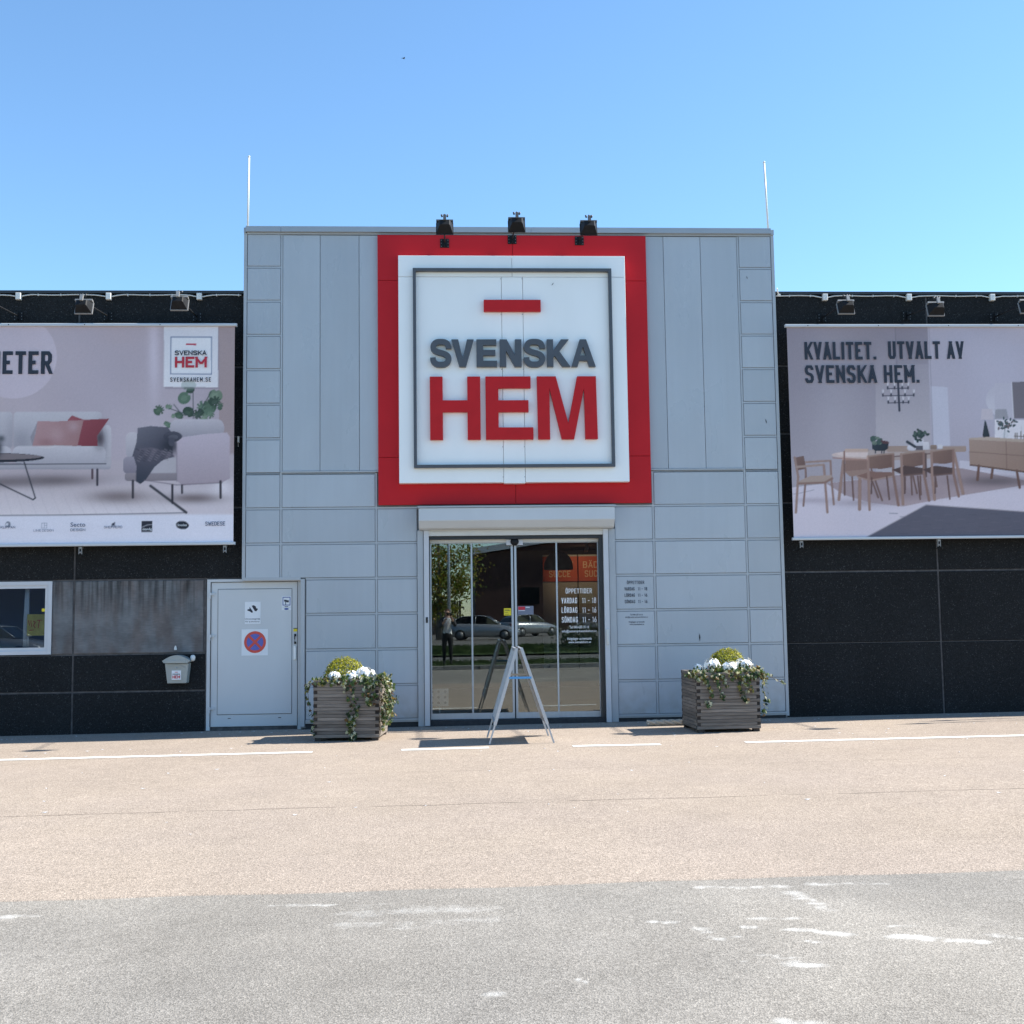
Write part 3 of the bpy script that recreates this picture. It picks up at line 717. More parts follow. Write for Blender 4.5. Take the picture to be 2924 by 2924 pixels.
def s_letter(x0, x1):
    c = [(1,.70),(.985,.80),(.90,.92),(.74,.985),(.50,1.0),(.26,.985),(.10,.91),(.03,.79),(.06,.67),(.17,.60),(.34,.55),(.52,.515),(.72,.47),(.88,.41),(.98,.31),(.98,.20),(.90,.085),(.72,.015),(.50,0),(.27,.015),(.10,.09),(.02,.19),(0,.31)]
    t = 37
    pts = [(sx(x0+t/2+(x1-x0-t)*a), sz(1072-t/2-(1072-890-t)*b_)) for a,b_ in c]
    fine = []
    for i in range(len(pts)-1):                         # Catmull-Rom
        p0,p1,p2,p3 = pts[max(i-1,0)],pts[i],pts[i+1],pts[min(i+2,len(pts)-1)]
        for k in range(3):
            u = k/3
            fine.append(tuple(.5*((2*p1[j])+(-p0[j]+p2[j])*u+(2*p0[j]-5*p1[j]+4*p2[j]-p3[j])*u*u+(-p0[j]+3*p1[j]-3*p2[j]+p3[j])*u**3) for j in (0,1)))
    fine.append(pts[-1])
    mb = MB().ribbon(fine, t*2.364/1091, LY0, 0, LY1-LY0)
    return spart(mb, "letter", 'letter_grey')
s_letter(386,527); s_letter(1001,1144)
sv([(527,894),(571,894),(600,1018),(629,894),(673,894),(621,1068),(578,1068)])
sv([(691,894),(822,894),(822,931),(735,931),(735,961),(815,961),(815,996),(735,996),(735,1030),(826,1030),(826,1068),(691,1068)])
sv([(844,894),(890,894),(945,995),(945,894),(987,894),(987,1068),(942,1068),(886,966),(886,1068),(844,1068)])
sv([(1156,894),(1197,894),(1197,966),(1249,894),(1301,894),(1237,970),(1309,1068),(1256,1068),(1207,1000),(1197,1012),(1197,1068),(1156,1068)])
sv([(1317,1068),(1374,894),(1395,894),(1395,940),(1376,998),(1369,1030),(1357,1068)],[(1477,1068),(1416,894),(1395,894),(1395,940),(1414,998),(1422,1030),(1434,1068)],[(1369,1030),(1422,1030),(1414,998),(1376,998)])

# ------------------------------------------------------------------ dark wings
WY = .10
def wing(name, label, cx):
    return thing(name, label, "building", (cx, WY, G(cx)))
LW = wing("store_wing", "low black concrete wing with a window and service door beside the entrance", -8)
RW = wing("store_wing", "low black concrete wing carrying the KVALITET banner", 9)
def wpanel(P, x0, x1, z0, z1, name="concrete_panel", mt='aggregate'):
    return MB().cbox(x0,x1,WY,WY+.16,z0,z1,.008).build(name, M[mt], P)
ZR = [-.16,.46,.98,2.02,3.03,4.05,5.06,6.13]
jg = .013
def backing(P, rects, name="wall"):
    b = MB()
    for x0,x1,z0,z1 in rects: b.box(x0,x1,WY+.012,WY+.30,z0,z1)
    return b.build(name, M['joint'], P)
# left wing: joint at -6.10, window -7.9..-6.40, service door -4.25..-2.93
LXJ = [-15.0,-12.5,-10.0,-6.10]
backing(LW, [(-15,-8.0,-.16,6.12),(-8.0,-4.255,2.02,6.12),(-8.0,-4.255,-.16,.98),(-6.395,-4.255,.98,2.02),(-4.255,-2.95,2.02,6.12)])
for i in range(len(ZR)-1):
    z0,z1 = ZR[i]+jg,ZR[i+1]-jg
    for x0,x1 in ((-15,-12.5),(-12.5,-10.0),(-10.0,-6.10),(-6.10,-3.0)):
        if i in (0,1) and x1 == -3.0: x1 = -4.262
        if i == 2:
            if x1 <= -8.2: pass
            if x0 == -10.0:
                wpanel(LW,x0+jg,-8.0,z0,z1,"rendered_panel",'render'); wpanel(LW,-6.392,-6.10-jg,z0,z1,"rendered_panel",'render'); continue
            if x0 == -6.10: wpanel(LW,x0+jg,-4.30,z0,z1,"rendered_panel",'render'); MB().box(-4.29,-4.262,WY+.004,WY+.1,z0,z1).build("rendered_return", M['joint'], LW); continue
            wpanel(LW,x0+jg,x1-jg,z0,z1,"rendered_panel",'render'); continue
        wpanel(LW,x0+jg,x1-jg,z0,z1)
# right wing: joint at 6.31 and on
backing(RW, [(3.98,19,-.16,6.12)])
for i in range(len(ZR)-1):
    if i == 1: continue
    z0,z1 = ZR[i]+jg,ZR[i+1]-jg
    if i == 0: z1 = .995-jg
    for x0,x1 in ((3.9,6.31),(6.31,10.1),(10.1,13.9),(13.9,19)): wpanel(RW,x0+jg,x1-jg,z0,z1)
for P,x0,x1 in ((LW,-15,-3.76),(RW,4.01,19)):
    MB().box(x0,x1,WY-.035,WY+.36,6.132,6.172).build("coping", M['darkmetal'], P)
    b = MB(); b.box(x0,x1,WY+.30,8,5.7,5.8)
    xe = x0 if P is LW else x1-.2
    b.box(xe,xe+.2,WY+.31,8,-.2,5.69); b.box(x0,x1,8.01,8.2,-.2,6.0); b.build("roof", M['back'], P)

# window in the left wing (its left half runs out of the picture)
wf = MB(); x0,x1,z0,z1 = -7.98,-6.398,.992,2.012; fw_ = .052
for (a0,a1,c0,c1,yy) in ((x0,x1,z0,z1,WY-.012),(x0+.045,x1-.045,z0+.045,z1-.045,WY+.004)):
    wf.box(a0,a0+fw_,yy,yy+.06,c0,c1); wf.box(a1-fw_,a1,yy,yy+.06,c0,c1); wf.box(a0+fw_,a1-fw_,yy,yy+.06,c0,c0+fw_); wf.box(a0+fw_,a1-fw_,yy,yy+.06,c1-fw_,c1)
W = wf.build("window", M['pvc'], LW)
MB().box(x0+.098,x1-.098,WY+.03,WY+.038,z0+.098,z1-.098).build("pane", M['winglass'], W)
MB().box(-6.60,-6.565,WY-.006,WY+.001,1.02,1.03).build("drain_cover", M['pvc'], W)
# room behind the window
r = MB(); r.box(-8.2,-6.2,1.8,1.9,.3,2.6); r.box(-8.3,-8.2,WY+.31,1.8,.3,2.6); r.box(-6.2,-6.1,WY+.31,1.8,.3,2.6); r.box(-8.2,-6.2,WY+.31,1.8,2.5,2.6); r.box(-8.2,-6.2,WY+.31,1.8,.2,.3)
r.build("back_room", mat("blue_grey_room",(.22,.26,.36),.8), LW)

# service door under the tower's overhang
dx0,dx1,dz0,dz1 = -4.195,-2.985,-.052,1.968
fr = MB()
fr.box(-4.25,dx0-.004,WY-.01,WY+.1,-.10,2.012); fr.box(dx1+.004,-2.931,WY-.01,WY+.1,-.10,2.012); fr.box(dx0-.004,dx1+.004,WY-.01,WY+.1,dz1+.004,2.012)
SD = MB().cbox(dx0,dx1,WY+.002,WY+.05,dz0,dz1,.004).build("service_door", M['door'], LW)
fr.build("door_frame", M['door'], SD)
MB().cbox(-4.096,-3.066,WY-.006,WY+.001,.120,1.868,.003).build("door_panel", M['door'], SD)
gr = MB()
for a0,a1,c0,c1 in ((-4.101,-3.061,1.869,1.874),(-4.101,-3.061,.114,.119),(-4.101,-4.097,.119,1.869),(-3.065,-3.061,.119,1.869)): gr.box(a0,a1,WY-.002,WY+.0015,c0,c1)
gr.build("panel_groove", M['darkmetal'], SD)
gr = MB().box(dx0-.006,dx0,WY-.012,WY+.004,dz0,dz1).box(dx1,dx1+.006,WY-.012,WY+.004,dz0,dz1).box(dx0-.006,dx1+.006,WY-.012,WY+.004,dz1,dz1+.006).build("door_seal", M['plinth'], SD)
MB().box(-4.25,-2.93,WY+.012,WY+.12,-.13,-.056).build("door_sill", M['joint'], SD)
for z in (1.79,1.20,.19):
    h = MB(); h.box(-4.215,-4.185,WY-.035,WY-.011,z-.005,z+.035); h.box(-4.222,-4.196,WY-.035,WY-.011,z-.05,z-.007); h.box(-4.184,-4.14,WY-.022,WY+.001,z,z+.03)
    h.build("hinge", M['door'], SD)
h = MB(); h.tube([(-3.017,WY-.05,1.11),(-3.017,WY-.055,1.16),(-3.017,WY-.05,1.21)], .007); h.tube([(-3.017,WY,1.11),(-3.017,WY-.05,1.11)],.008); h.tube([(-3.017,WY,1.21),(-3.017,WY-.05,1.21)],.008); h.cbox(-3.03,-3.004,WY-.008,WY+.001,1.195,1.228,.002); h.cbox(-3.03,-3.004,WY-.008,WY+.001,1.088,1.122,.002)
h.build("pull_handle", M['black'], SD)
MB().cbox(-3.038,-2.998,WY-.02,WY+.001,.865,1.06,.008).build("lock_cover", M['petal'], SD)
for x in (-3.95,-3.25): MB().box(x,x+.04,WY-.004,WY+.001,.06,.068).build("drain_slot", M['darkmetal'], SD)

# ------------------------------------------------------------------ notices on the service door
DY = WY-.0065
n = thing("evacuation_notice", "white sheet with black tipping car symbol and Swedish text on the service door", "notice", (-3.61,DY,1.53))
MB().box(-3.722,-3.502,DY-.003,DY,1.378,1.690).build("sheet", M['paper'], n)
k = MB(); y = DY-.0045
cs = lambda px,pz: (-3.722+(px-795)*(.22/250), 1.690-(pz-565)*(.312/350))
k.poly([cs(*p) for p in ((870,640),(880,660),(910,700),(925,730),(905,740),(880,720),(845,705),(838,690),(868,680))], y)
k.poly([cs(*p) for p in ((905,628),(935,620),(970,640),(975,668),(1000,680),(995,698),(970,700),(955,715),(930,675))], y)
for c in ((905,722),(850,695),(972,702),(985,684)):
    cx,cz = cs(*c); k.poly([(cx+.013*math.cos(t),cz+.013*math.sin(t)) for t in [2*math.pi*i/10 for i in range(10)]], y-.0004)
fine_text(k, "Utrymningsväg", -3.718, 1.440, .020, y, .208); fine_text(k, "Får ej blockeras", -3.712, 1.402, .020, y, .196)
k.build("print", M['ink'], n)
n = thing("no_stopping_sign", "square white sign with red and blue no stopping roundel on the service door", "sign", (-3.58,DY,1.12))
MB().box(-3.765,-3.397,DY-.003,DY,.935,1.303).build("sheet", M['paper'], n)
cx,cz,rr = -3.577,1.122,.153
circ = lambda r_,n_=40,a0=0,a1=2*math.pi: [(cx+r_*math.cos(a0+(a1-a0)*i/n_),cz+r_*math.sin(a0+(a1-a0)*i/n_)) for i in range(n_)]
MB().poly(circ(rr),DY-.0045).build("roundel", M['sign_orange'], n)
k = MB(); ri = .116; hw = .017
for q in range(4):                                     # blue quarters left between the crossing red bars
    am = math.pi/2*q; da = math.pi/4-math.asin(hw/ri)
    k.poly([(cx+hw*1.414*math.cos(am),cz+hw*1.414*math.sin(am))]+[(cx+ri*math.cos(am-da+2*da*i/12),cz+ri*math.sin(am-da+2*da*i/12)) for i in range(13)], DY-.006)
k.build("blue_field", M['sign_blue'], n)
n = thing("camera_notice", "small white sticker with blue framed camera symbol at the service door's upper corner", "sticker", (-3.14,DY,1.66))
MB().box(-3.206,-3.072,DY-.003,DY,1.604,1.762).box(-3.206,-3.072,DY-.003,DY,1.565,1.600).build("sheet", M['paper'], n)
k = MB(); y = DY-.0045
for r_ in ((-3.194,-3.084,1.742,1.752),(-3.194,-3.084,1.632,1.642),(-3.194,-3.184,1.642,1.742),(-3.094,-3.084,1.642,1.742)): k.box(r_[0],r_[1],y,y+.001,r_[2],r_[3])
k.poly([(-3.139+.032*math.cos(t),1.582+.013*math.sin(t)) for t in [2*math.pi*i/16 for i in range(16)]], y); k.build("blue_print", M['ink_blue'], n)
k = MB(); k.poly([(-3.176,1.690),(-3.168,1.716),(-3.102,1.700),(-3.112,1.672)], y); k.poly([(-3.155,1.642),(-3.145,1.642),(-3.145,1.69),(-3.155,1.69)], y-.0004); k.box(-3.165,-3.115,y-.0006,y,1.612,1.620)
k.build("black_print", M['ink'], n)
n = thing("yellow_label", "small yellow label with black top edge above the service door handle", "sticker", (-3.015,WY,1.285))
MB().box(-3.042,-2.988,WY-.002,WY+.001,1.262,1.300).build("label", M['yellow'], n); MB().box(-3.042,-2.988,WY-.0025,WY+.001,1.302,1.312).build("black_edge", M['ink'], n)

# ------------------------------------------------------------------ lettering on the door glass and on the wall panels
n = thing("opening_hours_lettering", "white ÖPPETTIDER opening hours lettered on the right door pane", "lettering", (1.02,.10,1.05))
k = MB(); y = .1255
text(k,"ÖPPETTIDER",.835,1.751,.070,y,.43,.125,.14,fit=.377)
for s_,z,w_ in (("VARDAG",1.610,.225),("LÖRDAG",1.474,.227),("SÖNDAG",1.336,.232)):
    text(k,s_,.772,z,.080,y,.42,.125,.14,fit=w_)
    text(k,"11 - 18" if s_ == "VARDAG" else "11 - 16",1.070,z,.080,y,.42,.125,.14,fit=.203)
fine_text(k,"Tel 040-630 10 16",.882,1.250,.040,y,.28); fine_text(k,"info@centersyd.svenskahem.se",.773,1.196,.036,y,.498)
fine_text(k,"Helgdagar se hemsida",.848,1.087,.038,y,.35); fine_text(k,"www.svenskahem.se",.862,1.040,.034,y,.326)
k.build("white_letters", M['ink_white'], n)
n = thing("opening_hours_lettering", "dark ÖPPETTIDER opening hours lettered on the grey panel right of the door", "lettering", (1.83,-.002,1.6))
k = MB(); y = -.0045
text(k,"ÖPPETTIDER",1.706,1.872,.046,y,.43,.125,.14,fit=.248)
for s_,z,w_ in (("VARDAG",1.781,.145),("LÖRDAG",1.690,.147),("SÖNDAG",1.599,.151)):
    text(k,s_,1.668,z,.047,y,.42,.125,.14,fit=w_)
    text(k,"11 - 18" if s_ == "VARDAG" else "11 - 16",1.861,z,.047,y,.42,.125,.14,fit=.133)
fine_text(k,"Tel 040-630 10 16",1.742,1.424,.024,y,.18); fine_text(k,"info@centersyd.svenskahem.se",1.670,1.391,.022,y,.327)
fine_text(k,"Helgdagar se hemsida",1.720,1.322,.023,y,.226); fine_text(k,"www.svenskahem.se",1.729,1.288,.022,y,.21)
k.build("dark_letters", M['ink_wall'], n)
n = thing("alarm_sticker", "yellow sticker with dark print on the door glass beside the middle stile", "sticker", (.0,.11,1.5))
MB().box(-.057,.047,.1225,.1260,1.449,1.551).build("sheet", M['yellow'], n)
k = MB()
for z,w_ in ((1.525,.07),(1.513,.085),(1.49,.05),(1.463,.06)): k.box(-.048,-.048+w_,.1215,.1222,z,z+.006)
k.build("print", M['ink'], n)
n = thing("opening_sticker", "grey sticker with red square on the door glass right of the middle stile", "sticker", (.26,.11,1.52))
MB().box(.140,.368,.1225,.1260,1.458,1.580).build("sheet", M['ink_grey'], n)
k = MB().box(.148,.246,.1215,.1222,1.525,1.572); k.build("red_print", M['ink_red'], n)
k = MB().box(.255,.315,.1215,.1222,1.556,1.566).box(.15,.245,.1215,.1222,1.512,1.519); k.build("pale_print", M['paper'], n)
# ------------------------------------------------------------------ banners
class Paint:
    """colours of a printed picture at the points (U,V) of a banner; c = 0..255 as the print looks in open shade"""
    def __init__(s, U, V): s.U, s.V = U, V; s.C = np.zeros(U.shape+(3,))
    def mix(s, k, c):
        k = np.clip(k,0,1)[...,None]; s.C = s.C*(1-k)+np.array(c,float)*k
    def fill(s, c): s.C[:] = c
    def grad(s, c0, c1, t): s.C = np.array(c0,float)*(1-np.clip(t,0,1)[...,None])+np.array(c1,float)*np.clip(t,0,1)[...,None]
    def rect(s, x0, y0, x1, y1, c, a=1): s.mix(a*((s.U>x0)&(s.U<x1)&(s.V>y0)&(s.V<y1)), c)
    def inside(s, pts):
        r = np.zeros(s.U.shape, bool); n = len(pts)
        for i in range(n):
            (xa,ya),(xb,yb) = pts[i],pts[(i+1)%n]
            if ya == yb: continue
            r ^= ((ya > s.V) != (yb > s.V)) & (s.U < (xb-xa)*(s.V-ya)/(yb-ya)+xa)
        return r
    def poly(s, pts, c, a=1): s.mix(a*s.inside(pts), c)
    def gpoly(s, pts, c0, c1, ax):
        """polygon with a colour run; ax = (u0,v0,u1,v1)"""
        d = np.array([ax[2]-ax[0],ax[3]-ax[1]],float); t = np.clip(((s.U-ax[0])*d[0]+(s.V-ax[1])*d[1])/(d@d),0,1)[...,None]
        col = np.array(c0,float)*(1-t)+np.array(c1,float)*t; k = s.inside(pts)[...,None]; s.C = np.where(k,col,s.C)
    def rr(s, x0, y0, x1, y1, r, c0, c1=None):
        dx = np.maximum(np.maximum(x0+r-s.U, s.U-(x1-r)),0); dy = np.maximum(np.maximum(y0+r-s.V, s.V-(y1-r)),0)
        k = (np.hypot(dx,dy) < r)[...,None]
        t = np.clip((s.V-y0)/(y1-y0),0,1)[...,None]; c1 = c1 or c0
        s.C = np.where(k, np.array(c0,float)*(1-t)+np.array(c1,float)*t, s.C)
    def ell(s, cx, cy, rx, ry, c, a=1, rot=0):
        u,v = s.U-cx,s.V-cy; ca,sa = math.cos(rot),math.sin(rot)
        s.mix(a*((((u*ca+v*sa)/rx)**2+((v*ca-u*sa)/ry)**2) < 1), c)
    def blob(s, cx, cy, rx, ry, c, a): s.mix(a*np.exp(-((s.U-cx)/rx)**2-((s.V-cy)/ry)**2), c)
    def line(s, pts, w, c, a=1):
        for (xa,ya),(xb,yb) in zip(pts,pts[1:]):
            d = np.array([xb-xa,yb-ya],float); t = np.clip(((s.U-xa)*d[0]+(s.V-ya)*d[1])/max(d@d,1e-9),0,1)
            s.mix(a*np.clip(.5+(w/2-np.hypot(s.U-xa-t*d[0],s.V-ya-t*d[1]))/5,0,1), c)
    def soft(s, lo, hi, v): return np.clip((v-lo)/(hi-lo),0,1)

def paint_sofa(p):
    U,V = p.U,p.V
    p.grad((186,176,189),(172,163,180),(U+900)/2400)
    p.blob(1175,600,45,420,(205,200,222),.75); p.blob(1120,1200,330,250,(182,176,192),.6); p.blob(700,900,500,500,(170,164,184),.4)
    p.rect(1680,405,2200,1560,(158,143,150),.85)
    p.ell(100,642,330,322,(193,185,205),.85); p.ell(-250,642,330,322,(200,193,213),.0)
    # floor and rug
    p.mix(p.soft(1430,1452,V+.05*(U-800)), (178,170,184)); p.mix(p.soft(1560,1700,V), (200,195,210))
    p.gpoly([(-1600,1630),(1140,1630),(1425,1845),(-1600,1860)], (190,183,196),(212,209,224),(0,1630,0,1850))
    for k in range(34): p.line([(-1500+k*85,1635),(-1560+k*92,1850)], 5, (180,172,186), .35)
    p.mix(p.soft(1845,1862,V), (212,216,237)); p.rect(-3000,1862,3000,2200,(214,218,240))
    p.blob(420,1590,330,42,(112,104,112),.9); p.blob(0,1600,300,40,(112,104,112),.85); p.blob(900,1715,230,50,(112,102,108),.8); p.blob(1480,1730,210,38,(108,98,104),.85)
    p.blob(1700,1650,80,60,(222,222,238),.7)
    p.line([(-1600,1857),(500,1852),(1420,1840)], 7, (92,92,104), .8); p.line([(1148,1634),(1422,1838)], 20, (62,62,72))
    # plant
    for i,(cx,cy,rx,ry,r) in enumerate(((1445,862,58,44,0),(1422,952,58,50,.4),(1222,1046,48,44,-.6),(1300,1030,32,24,-.6),(1440,1078,44,50,.3),(1545,1040,62,62,.3),(1600,1010,62,58,.7),(1655,930,55,60,.5),(1660,985,55,45,.9),(1620,1075,46,50,.2),(1380,1098,42,28,-.5),(1325,1105,20,20,0),(1510,1090,52,44,0),(1275,1160,42,22,.2),(1690,1015,36,26,.5),(1570,1105,40,30,0))):
        def lf(q, off=0):                               # heart-shaped leaf with slits from its edge
            o_ = []
            for k in range(36):
                th = 2*math.pi*k/36; rr_ = (.80+.22*math.cos(th))*(.50 if (k%4 == 2 and 4 < k < 32 and i%3 != 1) else 1)*(.72 if abs(th-math.pi) < .25 else 1)
                a_,b_ = rx*1.12*q*rr_*math.cos(th),ry*1.12*q*rr_*math.sin(th); t_ = r+1.2+i*.9
                o_.append((cx+off+a_*math.cos(t_)-b_*math.sin(t_),cy-off+a_*math.sin(t_)+b_*math.cos(t_)))
            return o_
        tn_ = ((52,70,60),(86,110,96),(68,90,76),(106,126,112))[i%4]
        p.poly(lf(1),tn_); p.poly(lf(.5,-6),tuple(v+22 for v in tn_),.55)
        p.line([(cx-rx*.6,cy+ry*.4),(cx+rx*.7,cy-ry*.4)], 4, tuple(v+34 for v in tn_),.5)
    for a,b in (((1480,1120),(1478,880)),((1500,1120),(1620,910)),((1440,1090),(1290,1040)),((1400,1100),(1330,1010))): p.line([a,b], 6, (62,72,76))
    # logo card
    p.rect(1262,412,1686,892,(140,132,148),.5); p.gpoly([(1256,405),(1676,405),(1672,878),(1252,874)], (206,210,228),(216,219,234),(0,405,0,878))
    p.line([(1310,487),(1625,487),(1622,776),(1306,773),(1310,487)], 7, (96,112,150)); p.rect(1314,492,1620,769,(216,222,238))
    p.poly([(1424,537),(1505,538),(1505,551),(1424,549)], (200,50,75)); p.ell(1445,862,58,44,(110,135,130),.35)
    # sofa
    for x0,x1 in ((-880,-420),(-415,96),(104,776)): p.rr(x0,1066,x1,1345,28,(196,199,214),(168,170,186)); p.blob(x1-10,1200,40,130,(150,150,166),.35); p.blob(x0+60,1280,70,80,(140,142,158),.45)
    p.rr(785,1165,848,1495,40,(200,202,216),(176,178,192)); p.blob(800,1330,16,120,(150,150,165),.5)
    for x0,x1 in ((-880,-420),(-415,90),(96,806)): p.rr(x0,1328,x1,1465,52,(202,205,220),(174,176,192))
    p.rect(-900,1460,812,1470,(92,94,108)); p.rr(-900,1470,842,1506,14,(182,184,198),(158,160,176))
    p.poly([(250,1330),(285,1140),(230,1260)], (120,116,130),.6); p.blob(760,1270,40,70,(74,66,76),.95)
    p.gpoly([(515,1130),(548,1094),(640,1128),(832,1118),(790,1180),(740,1250),(745,1328),(590,1328)], (166,82,86),(138,56,62),(560,1100,780,1300))
    p.gpoly([(284,1136),(420,1140),(636,1130),(612,1230),(590,1330),(420,1322),(246,1328),(270,1230)], (196,150,144),(178,128,122),(280,1140,600,1330)); p.blob(430,1240,60,60,(208,170,164),.5); p.blob(560,1180,40,40,(214,182,178),.5); p.blob(350,1300,60,30,(162,110,108),.5)
    for x in (704,742): p.line([(x,1508),(x,1575 if x == 704 else 1626)], 15, (46,42,54) if x == 742 else (72,54,64))
    # coffee table
    p.ell(-60,1416,398,36,(34,34,46)); p.ell(-60,1408,376,24,(122,114,122)); p.blob(-20,1345,36,55,(34,36,48),1); p.blob(10,1270,26,22,(46,50,58),.7)
    p.line([(186,1450),(272,1722),(255,1735),(-10,1608)], 9, (38,40,52)); p.line([(-60,1450),(-10,1608)], 9, (38,40,52))
    # armchair
    p.rr(1300,1124,1718,1262,60,(186,184,200),(150,148,164)); p.rr(958,1222,1060,1420,44,(188,186,200),(160,158,174))
    p.gpoly([(1050,1190),(1150,1176),(1285,1186),(1320,1240),(1320,1420),(1000,1430),(1040,1300)], (104,104,120),(62,62,78),(1060,1180,1200,1420))
    p.ell(1320,1258,72,40,(66,66,82)); p.ell(1325,1262,40,18,(94,94,110)); p.line([(1270,1240),(1330,1225),(1385,1255),(1375,1300)],16,(74,74,90)); p.blob(1300,1330,70,60,(40,40,52),.9); p.rr(1290,1265,1335,1330,20,(72,72,88))
    p.rr(938,1410,1345,1540,34,(150,146,164),(122,118,136)); p.poly([(1165,1430),(1345,1420),(1345,1580),(1130,1560)], (172,170,184)); p.rr(950,1535,1360,1595,20,(140,134,146),(126,120,132))
    p.gpoly([(1040,1350),(1160,1340),(1300,1375),(1335,1410),(1240,1440),(1180,1490),(1110,1590),(1070,1620),(1035,1600),(1040,1480),(1015,1400)], (92,88,104),(50,54,70),(1100,1350,1070,1600))
    for k in range(46):
        a,b = 1040+(k*67)%260, 1352+(k*41)%90; p.line([(a,b),(a+18,b+10)], 7, (128,122,136) if k%2 else (52,52,66), .7)
    p.gpoly([(1350,1300),(1400,1262),(1560,1240),(1740,1228),(1762,1260),(1760,1580),(1700,1610),(1400,1632),(1352,1600)], (186,178,198),(160,150,166),(1500,1230,1500,1630)); p.line([(1352,1310),(1350,1600)],10,(128,122,138),.6)
    p.line([(1100,1590),(1350,1628),(1700,1612)],8,(112,104,118),.7)
    for x,y0,y1,w in ((1012,1595,1722,17),(1316,1630,1765,17),(1391,1632,1690,15),(1687,1602,1728,17)): p.line([(x,y0),(x,y1)], w, (48,44,54))
    # partner marks along the foot of the print that are drawings
    p.ell(67,1920,20,22,(118,126,146)); p.ell(60,1920,9,11,(205,210,230)); p.line([(50,1936),(84,1936)],5,(110,118,140))
    p.line([(322,1912),(360,1912),(360,1950),(322,1950),(322,1912)],4,(150,156,178)); p.line([(341,1912),(341,1950)],4,(150,156,178)); p.line([(341,1930),(360,1930)],4,(150,156,178))
    p.ell(864,1925,11,12,(56,60,80)); p.line([(855,1925),(853,1942)],5,(56,60,80)); p.line([(873,1925),(876,1942)],5,(56,60,80)); p.ell(873,1914,5,6,(56,60,80))
    p.rect(1078,1900,1162,1985,(40,42,56)); p.line([(1082,1948),(1120,1932),(1160,1928)],4,(200,204,220))
    p.ell(1392,1934,50,32,(34,38,52),1,.12)
    warm = (p.C[...,0]-p.C[...,2] > 14)[...,None]; p.C = np.where(warm, p.C*np.array([.86,.92,1.02]), p.C)
    sofa = ((V > 1060)&(V < 1510)&(U < 850)&(p.C[...,1]-p.C[...,0] > 0)&(p.C[...,2] > 130))[...,None]; p.C = np.where(sofa, p.C*np.array([.955,.94,.945]), p.C)

